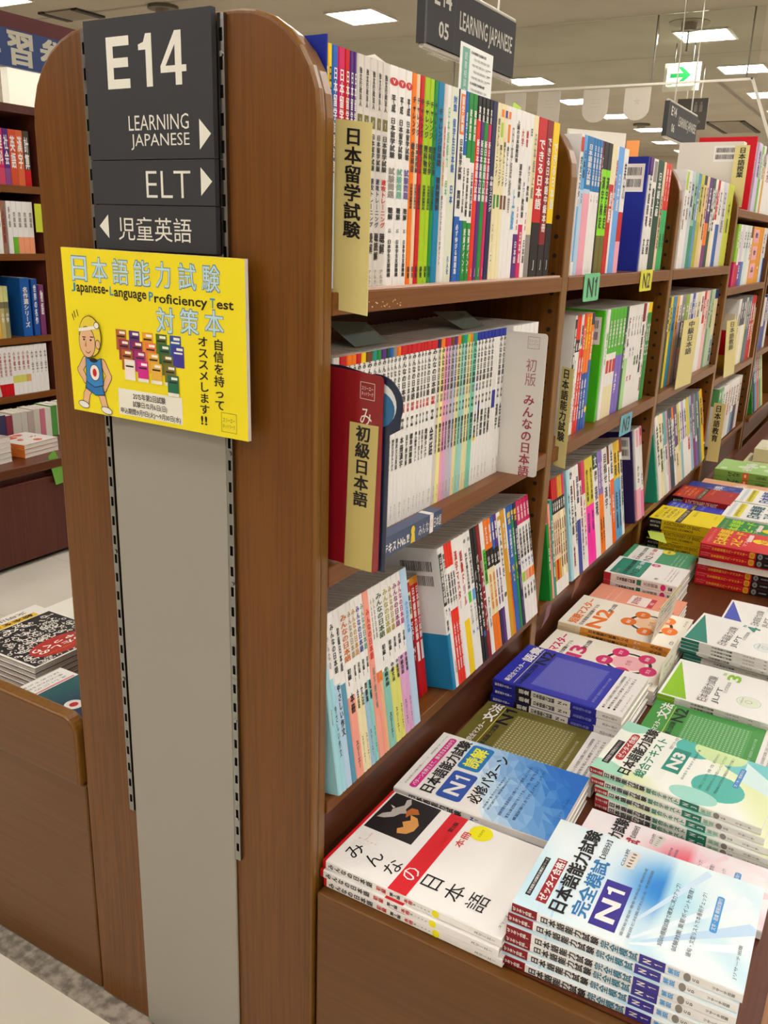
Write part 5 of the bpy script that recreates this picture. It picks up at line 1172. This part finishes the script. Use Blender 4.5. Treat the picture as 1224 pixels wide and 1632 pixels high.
# banners under the glass edge
for k, (x0, x1, zb) in enumerate(((-2.19, -2.035, 1.92), (-1.945, -1.785, 1.92), (-1.625, -1.450, 1.985), (-1.345, -1.175, 1.99))):
    w = x1-x0; q = MB(); zc = zb+w*.42
    pts = [(x0, 2.192), (x0, zc)]+[(x0+w/2-w/2*math.cos(t), zc-w*.42*math.sin(t)) for t in [math.pi*j/10 for j in range(1, 10)]]+[(x1, zc), (x1, 2.192)]
    q.prism([(x, 5.444, z) for x, z in pts], (0, .003, 0), mat('bdb5a8', .7))
    fr = Fr((x0, 5.444, 2.192), (1, 0, 0), (0, 0, -1)); cx, cy = w/2, w*.52
    if k == 3: q.shape(fr, [(cx+(w*.16 if j % 2 == 0 else w*.07)*math.sin(j*math.pi/5), cy-(w*.16 if j % 2 == 0 else w*.07)*math.cos(j*math.pi/5)) for j in range(10)], 'b2aa9c')
    else:
        for j in range(3): q.rect(fr, w*.32, cy-w*.16+j*w*.13, w*.36, w*.03, 'b2aa9c')
    o = q.build('banner', None, (0, 5.445, zb)); o.location = (0, 5.445, zb)
    tag(o, ('pale hanging banner partly hidden, leftmost of the four under the glass edge', 'pale hanging banner, second from left, above the cream top shelf books', 'pale round-ended banner, third from left, over the yellow book', 'pale round-ended banner with faint star, rightmost of the four')[k], 'banner', 'pale banners under the glass edge')
# exit sign and rest room sign
ex = thing('exit_sign', 'lit white exit sign with green arrow pointing right', 'exit sign', (-1.15, 6.3, 2.283)); O = tuple(ex.location)
q = MB(); q.box((-1.335, 6.32, 2.285), (-1.08, 6.335, 2.47), mat('c9c5b6', .6)); q.build('backing_plate', ex, O)
q = MB(); q.box((-1.305, 6.28, 2.315), (-1.11, 6.319, 2.455), mat('f4fbe8', .5, emit=.5)); fr = Fr((-1.305, 6.28, 2.455), (1, 0, 0), (0, 0, -1)); gm = mat('0a8a40', .5, emit=.08)
q.shape(fr, [(.025, .060), (.115, .060), (.075, .018), (.105, .018), (.172, .074), (.105, .130), (.072, .130), (.115, .088), (.025, .088)], gm, 3); q.rect(fr, .008, .118, .035, .016, gm, 3)
q.build('lit_face', ex, O)
for x in (-1.27, -1.14): q = MB(); q.tube((x, 6.327, 2.47), (x, 6.327, H), .004, STEEL); q.build('rod', ex, O)
rs = thing('restroom_sign', 'dark square hanging sign with pale person symbols behind the farther aisle sign', 'hanging sign', (-1.31, 7.2, 2.12)); O = tuple(rs.location)
q = MB(); q.box((-1.432, 7.2, 2.12), (-1.19, 7.22, 2.355), mat('4e4a44', .5)); fr = Fr((-1.432, 7.2, 2.355), (1, 0, 0), (0, 0, -1)); pm = mat('7e7a74', .5)
for x in (.148, .190): q.ell(fr, x, .035, .008, .009, pm); q.rrect(fr, x-.012, .047, .024, .055, .005, pm)
q.shape(fr, [(.175, .155), (.20, .175), (.175, .195)], pm); q.build('panel', rs, O)
for x in (-1.365, -1.255): q = MB(); q.tube((x, 7.21, 2.355), (x, 7.21, H), .006, mat('c8c2b4', .3, 1)); q.build('rod', rs, O)
# ceiling fittings
for x, y, l in ((-4.03, 4.03, 'round grey ceiling detector above the end sign'), (-2.71, 10.75, 'small round detector on the far ceiling between the far lights')):
    q = MB(); q.prism([(x+.10*math.cos(t), y+.10*math.sin(t), H) for t in [k*math.pi/8 for k in range(16)]], (0, 0, -.02), mat('5a5244', .6)); q.prism([(x+.05*math.cos(t), y+.05*math.sin(t), H-.02) for t in [k*math.pi/8 for k in range(16)]], (0, 0, -.03), mat('8a8070', .6))
    o = q.build('smoke_detector', None, (x, y, H-.05)); o.location = (x, y, H-.05); tag(o, l, 'smoke detector')
for x, y, w, d, l in ((-4.8, 3.95, .34, .24, 'dark ceiling vent near the top left, beyond the red wall'), (-1.75, 11.3, .42, 1.15, 'dark slotted ceiling vent far away at the right')):
    t = thing('ceiling_vent', l, 'ceiling vent', (x, y, H-.02), 'ceiling vents'); O = tuple(t.location); dk = mat('2e2820', .7)
    q = MB(); q.box((x-w/2, y-d/2, H-.01), (x+w/2, y+d/2, H-.0005), mat('7a6e5e', .6)); q.build('grille', t, O)
    q = MB(); q.box((x-w/2-.012, y-d/2-.012, H-.014), (x-w/2+.04, y+d/2, H-.0005), dk); q.build('slot', t, O)
    q = MB(); q.box((x+w/2-.04, y-d/2, H-.014), (x+w/2+.012, y+d/2+.012, H-.0005), dk); q.build('slot', t, O)
q = MB(); q.prism([(-1.05+.13*math.cos(t), 5.72+.13*math.sin(t), H) for t in [k*math.pi/8 for k in range(16)]], (0, 0, -.004), mat('857a69', .7)); q.tube((-1.05, 5.72, H-.004), (-1.05, 5.72, H-.05), .05, mat('8a8070', .6), 14); q.tube((-1.05, 5.72, H-.05), (-1.05, 5.72, H-.17), .006, mat('6a6458', .5))
o = q.build('speaker_fitting', None, (-1.05, 5.72, H-.17)); o.location = (-1.05, 5.72, H-.17); tag(o, 'small grey ceiling fitting with short drop rod before the exit sign', 'ceiling fitting')
# ---------------------------------------------------------------- books on the left counter
def lie_up(x, y, z, mw_ang, meshes, L, label, group=None): put_book(meshes, Matrix.Translation((x, y, z)) @ Matrix.Rotation(mw_ang, 4, 'Z') @ LIE(L), label, group, 'picture_book')
def art_navy(q, fr, d, h):
    a = A(q, fr, d, h); wash(a, 0, 0, 1, .78, lambda x, y: q16(mixc('16204a', '1c5a5e', max(0, y*1.3-.25+math.sin(x*6)*.1))), 8, 10)
    a.r(0, .78, 1, .22, 'eceae4', 1); a.r(.04, .79, .92, .02, 'd87c7c', 1.4); a.small(['えいごのじしょ', '使い方がわかる例文いっぱい', 'はじめての英和辞典'], .1, .83, .78, .026, '4a4a4a', .05)
    a.el(.5, .42, .016, .016, 'e8e4dc', 1.5); a.el(.5, .42, .008, .007, 'c81e28', 2); a.t('キッズ', .3, .16, .4, .05, 'c8d850', .01); a.t('CD', .1, .5, .15, .04, 'W')
me = book_mesh(.0088, .215, .155, '16204a.78,eceae4', '', front=art_navy, key='navyk')
for k in range(5): lie_up(-.478, .186, .4003+k*.009, math.pi, me, .215, f'navy glossy picture dictionary with white lower band, {("bottommost", "fourth from top", "third from top", "second from top", "topmost")[k]}', 'navy picture dictionaries on the left counter')
def art_bw(q, fr, d, h):
    a = A(q, fr, d, h); a.r(0, 0, 1, 1, 'e4e0d6', .5); a.r(.03, .02, .94, .77, '1c1a1c', .6); rr = random.Random(9)
    for k in range(430):
        x, y = rr.uniform(.06, .94), rr.uniform(.03, .77)
        if (x-.5)**2/.125+(y-.19)**2/.022 < 1: continue
        if k % 3: q.ring(fr, x*d, y*h, rr.uniform(.003, .0075), .0017, 'e4e0d6', .8, 7, rr.uniform(0, 360), rr.uniform(400, 700))
        else: a.el(x, y, rr.uniform(.0015, .004), rr.uniform(.001, .002), 'e4e0d6', .75, 7)
    a.el(.5, .19, .066, .034, 'b42a20', 1.5, 28); a.r(.15, .80, .85, .075, 'e8bc1c', 1.4); a.t('絵本をつくる', .2, .812, .75, .05, 'K', .02, 4); a.t('文明出版さん', .2, .90, .75, .05, '3a3a3a', .0, 4)
    a.t('わたしの', .22, .14, .56, .05, 'f0e8e0', .03); a.t('しゃっくり', .16, .20, .64, .06, 'f0e8e0', .03); a.t('たからものがいっぱい', .25, .10, .5, .025, 'e07828', .01)
me = book_mesh(.0107, .235, .19, '1c1a1c', 'a:.1-.9:えほんのせかい:.7', front=art_bw, key='bwk')
for k in range(5): lie_up(-.712, .335, .4003+k*.0109, math.pi, me, .235, f'black and white picture book with red oval title, {("bottommost", "fourth from top", "third from top", "second from top", "topmost")[k]}', 'black and white picture books on the left counter')
me = book_mesh(.012, .23, .21, 'e0dcd0', '', front=art_plain('e4e0d4', 'cfcabf', 'えほん'), key='palek')
for k in range(3): lie_up(-.72, .57, .4003+k*.0122, math.pi, me, .23, f'pale picture book behind the black and white pattern, {("at the bottom", "in the middle", "topmost")[k]} of three', 'pale picture books on the left counter')
# ---------------------------------------------------------------- the bookcase across the left aisle
RD = wood('dark_red_case', '5a2a1e', '48201a', 'z', scale=.6)
bc = thing('bookcase', 'dark reddish bookcase with rows of study books across the left aisle', 'bookcase', (-2.85, 1.3, 0)); O = tuple(bc.location); LX = -2.6
for y in (-.2, .75, 1.80): q = MB(); q.box((LX-.25, y-.02, .008), (LX, y+.02, 1.66), RD); q.build('upright', bc, O)
for z, t in ((1.365, .028), (1.105, .026), (.775, .026), (.54, .026), (1.66, .03)):
    for a, b in ((-.18, .73), (.77, 1.78)): q = MB(); q.box((LX-.25, a, z-t), (LX+(.012 if z > 1.6 else 0), b, z), WOODY if z < 1.6 else RD); q.build('shelf', bc, O)
q = MB(); q.box((LX-.27, -.22, .008), (LX-.25, 1.82, 1.66), RD); q.build('back_panel', bc, O)
cn = thing('display_counter', 'low dark red counter with doors in front of the left bookcase', 'display counter', (-2.36, 1.3, 0)); O = tuple(cn.location)
q = MB(); q.box((-2.585, -.2, .352), (-2.125, 2.3, .385), WOODR); bevel(q.build('counter_top', cn, O), .003, 2)
q = MB(); q.box((-2.585, -.2, .05), (-2.16, 2.3, .352), RD); q.build('body', cn, O)
q = MB(); q.box((-2.585, -.2, .008), (-2.175, 2.3, .05), mat('1e120e', .7)); q.build('plinth', cn, O)
for k in range(6): q = MB(); y = -.195+k*.4145+.0; q.box((-2.1595, y, .02), (-2.14, y+.409, .322), RD); bevel(q.build('door', cn, O), .004, 2)
row('''1.40|W||w=.03
1.475|W.9,R||
1.512|W.9,T||
1.545|g.7,Y|W:.1-.6:算数:.7|
1.573|5aa0c0.75,G|W:.1-.6:国語:.7|
1.603|M.7,d04668|W:.1-.65:理科:.7|
1.630|P.7,8a4a8c|W:.1-.65:社会:.7|
1.657|d2502c|W:.1-.7:英語:.7|
1.690|d8683a|W:.1-.7:漢字:.7|
1.722|4a4038.7,R|W:.1-.7:計算:.7|
1.752|END''', LX-.01, 1.365, .205, .17, "left case's highest shelf", 'books on the highest shelf of the left bookcase', name='reference_book')
row('''1.40|W.62,R|a:.1-.5:参考書:.5|
1.425|W.62,R|a:.1-.5:参考書:.5|
1.450|W.62,R|a:.1-.5:参考書:.5|
1.475|W.66,d8c83c|a:.1-.5:参考書:.5|
1.500|W.62,d04a32|a:.1-.5:参考書:.5|
1.524|W.62,d04a32|a:.1-.5:参考書:.5|
1.548|W.62,d04a32|a:.1-.5:参考書:.5|
1.572|W|a:.1-.5:参考書:.5|
1.592|9c7058|r:.15-.8:入試問題:.6|w=.018
1.618|W|a:.1-.5:参考書:.5|
1.640|W.68,6ab42c|a:.2-.5:問題集:.5|
1.664|W.68,f0a078|a:.2-.5:問題集:.5|
1.690|W.68,f0a078|a:.2-.5:問題集:.5|
1.716|W.68,f0a078|a:.2-.5:問題集:.5|
1.742|END''', LX-.01, 1.105, .20, .17, "left case's second shelf", 'books on the second shelf of the left bookcase', name='reference_book')
row('''1.36|e87a5a.3,e8a08a|W:.4-.7:小学:.6|
1.380|d2464c.3,e8b090|W:.4-.7:小学:.6|
1.400|e8c8a0.3,e0b8a0|W:.4-.7:小学:.6|
1.420|c8d078.3,4a8c46.42,9cc060|W:.5-.7:小学:.6|
1.441|c8d078.3,1c6a3c.42,8cbc5a|W:.5-.7:小学:.6|
1.462|b4d2c0.3,2a8c8c.42,6aa8a0|W:.5-.7:小学:.6|
1.483|b4c8e0.3,1c4aa0.42,7aa4c0|W:.5-.7:小学:.6|
1.504|e8d878.3,d85a28.42,e0a04a|W:.5-.7:小学:.6|
1.525|e8d878.3,e0862c.42,e0b04a|W:.5-.7:小学:.6|
1.546|d8d088.3,7a7058.42,c0b070|W:.5-.7:小学:.6|
1.567|c8d088.3,6a6a50.42,8c8a60|W:.5-.7:小学:.6|
1.589|-
1.650|1a5aa8|f0e8d8:.15-.85:名作選シリーズ:.55|w=.045,h=.235
1.705|1c50a0|W:.1-.8:世界の名作:.5|w=.028,h=.23
1.738|7a3a6a|W:.1-.6:物語:.5|
1.765|END''', LX-.01, .775, .205, .17, "left case's third shelf", 'books on the third shelf of the left bookcase', name='reference_book')
row('''1.36|W.8,R|K:.1-.6:学習:.5|
1.382|W.8,R|K:.1-.6:学習:.5|
1.404|W.8,R|K:.1-.6:学習:.5|
1.426|W.8,R|K:.1-.6:学習:.5|
1.448|W.75,R|9c3c3c:.1-.6:小学総合的研究:.5|
1.470|W.75,R|9c3c3c:.1-.6:小学総合的研究:.5|
1.492|W.75,R|9c3c3c:.1-.6:小学総合的研究:.5|
1.514|W.75,R|9c3c3c:.1-.6:小学総合的研究:.5|
1.536|W.75,R|9c3c3c:.1-.6:小学総合的研究:.5|
1.558|W.75,R|9c3c3c:.1-.6:小学総合的研究:.5|
1.580|W.6,d8d86a.75,W|9c3c3c:.1-.5:小学総合:.5|
1.602|W.6,d8d86a.75,W|9c3c3c:.1-.5:小学総合:.5|
1.624|W.6,d8d86a.75,W|9c3c3c:.1-.5:小学総合:.5|
1.646|W.6,d8a86a.75,W|9c3c3c:.1-.5:小学総合:.5|
1.668|W|a:.1-.6:中学:.5|
1.690|W|a:.1-.6:中学:.5|
1.712|W|a:.1-.6:中学:.5|
1.734|W|a:.1-.6:中学:.5|
1.756|END''', LX-.01, .54, .20, .17, "left case's lowest shelf", 'books on the lowest shelf of the left bookcase', name='reference_book')
plate('shelf_divider_board', 'pale divider board with a red lettered oval on the left bookcase', 'divider board', (LX+.004, 1.43, .765), (LX+.004, 1.47, .765), (LX+.004, 1.47, .545), .0015, mat('cfc6bc', .5), lambda q, fr, W, Hh: (q.rrect(fr, W*.15, Hh*.1, W*.75, Hh*.8, .012, 'a81c2c'), q.vtext(fr, '小学総合的研究', W*.3, Hh*.16, W*.42, Hh*.68, 'f0e0d8', .0, 3)), round_=.006)
plate('paper_slip', 'yellow-green card at the right end of the second shelf of the left bookcase', 'paper slip', (LX+.003, 1.742, 1.30), (LX+.003, 1.775, 1.30), (LX+.003, 1.742, 1.19), .001, mat('c8d428', .5))
row('''1.36|3c3a5a||h=.12
1.40|8c3a4a||h=.115
1.43|c8c4b8||h=.12
1.47|c8c4b8||h=.12
1.50|b8a8a0||h=.118
1.53|d2ccc0||h=.122
1.56|d0788c||h=.12
1.585|e0dcd0||h=.12
1.615|5a9c4a||h=.125
1.645|e4e0d4||h=.125
1.675|d8c83c||h=.122
1.70|e4e0d4||h=.125
1.74|END''', -2.44, .386, .12, .10, "low left counter's standing row", 'books standing in a row on the low left counter', name='reference_book')
for st, (x, y, n, c, w, L, lab) in enumerate(((-2.40, 1.06, 5, 'd8d4ca', .0185, .20, 'pale thick book in the left pile on the low red counter'), (-2.385, 1.285, 3, 'e87a2c', .0165, .17, 'orange workbook in the pile on the low red counter'))):
    me = book_mesh(w, L, .17, c, '', front=art_plain('a89c90' if st == 0 else 'e8e4dc', '5a5048' if st == 0 else 'd85030', 'ワーク'), key='lc%d' % st)
    for k in range(n): put_book(me, Matrix.Translation((x, y, .3855+k*(w+.0003))) @ Matrix.Rotation(.1, 4, 'Z') @ LIE(L), f'{lab}, {nth(n-k)} from the top', 'piled books on the low left counter', 'reference_book')
q = MB(); q.box((-2.47, 1.20, .386), (-2.455, 1.33, .52), mat('1c2450', .5)); q.ell(Fr((-2.455, 1.20, .52), (0, 1, 0), (0, 0, -1)), .075, .07, .014, .022, 'b8a890', 2); o = q.build('boxed_set', None, (-2.46, 1.26, .386)); o.location = (-2.46, 1.26, .386); tag(o, 'navy boxed book facing out behind the pale pile, left counter', 'book')
# red fascia, blue section sign, lit panel on the case
q = MB(); q.box((-2.665, -2.5, 1.80), (-2.64, 2.06, 1.99), mat('5e0f18', .5)); o = q.build('fascia', None, (-2.65, 0, 1.80)); o.location = (-2.65, 0, 1.80); tag(o, 'dark red fascia panel above the left bookcase', 'fascia panel')
plate('section_sign', 'blue section sign with large white characters above the left bookcase', 'sign', (LX-.02, 1.26, 1.93), (LX-.02, 2.0, 1.93), (LX-.02, 1.26, 1.797), .02, mat('1e3c78', .5), lambda q, fr, W, Hh: [q.text(fr, ch, .288+k*.150, Hh*.06, .118, Hh*.86, 'c8c4b0', .035) for k, ch in enumerate(' 学習参考'[1:])])
lp = thing('lit_panel', 'bright cream panel standing on top of the left bookcase', 'lit panel', (LX-.06, 1.78, 1.66)); O = tuple(lp.location)
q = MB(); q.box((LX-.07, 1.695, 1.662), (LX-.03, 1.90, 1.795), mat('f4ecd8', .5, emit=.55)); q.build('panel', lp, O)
# next unit of the long bookcase, past the fourth bay
c2 = thing('bookcase', 'next brown bookcase unit past the fourth bay, at the right edge of the photo', 'bookcase', (-.21, 3.7, 0)); O = tuple(c2.location)
for y in (3.215, 4.1): q = MB(); q.box((-.42, y, .006), (-.0, y+.03, 1.5), WOODV); q.build('upright', c2, O)
for z in (1.345, 1.10, .80): q = MB(); q.box((-.40, 3.2455, z-.024), (0, 4.0995, z), WOODY); q.build('shelf', c2, O)
q = MB(); q.box((-.22, 3.2455, .41), (-.21, 4.0995, 1.45), WOODR); q.build('back_panel', c2, O)
q = MB(); q.prism([(.012, 3.2455, .52), (.012, 3.2455, .505), (-.2, 3.2455, .47), (-.2, 3.2455, .49)], (0, .854, 0), WOODY); q.box((-.02, 3.2455, .402), (-.012, 4.0995, .5), WOODF); q.build('sloping_shelf', c2, O)
row('''3.36|2a8c28|W:.6-.9:日本語:.3|w=.016,h=.25,d=.16
3.40|1c3a6e|W:.1-.5:辞典:.5|h=.25
3.44|5a96b4|W:.1-.5:辞典:.5|h=.25
3.49|d83c2c|W:.1-.5:辞典:.5|h=.255
3.54|3c9a78|W:.1-.5:辞典:.5|h=.25
3.60|c8d278|W:.1-.5:辞典:.5|h=.25
3.65|END''', .006, .522, .25, .17, "the next unit's lowest shelf", 'books on the lowest shelf of the next unit', S8)
row('''3.30|e6e2dc.55,2a46a0||h=.22
3.36|e6e2dc.55,2a46a0||h=.22
3.42|2a3c8c|W:.1-.5:辞典:.5|h=.23
3.48|e0dcd6|a:.1-.5:辞典:.5|h=.22
3.54|END''', -.015, .80, .22, .17, "the next unit's middle shelf", 'books on the middle shelf of the next unit')
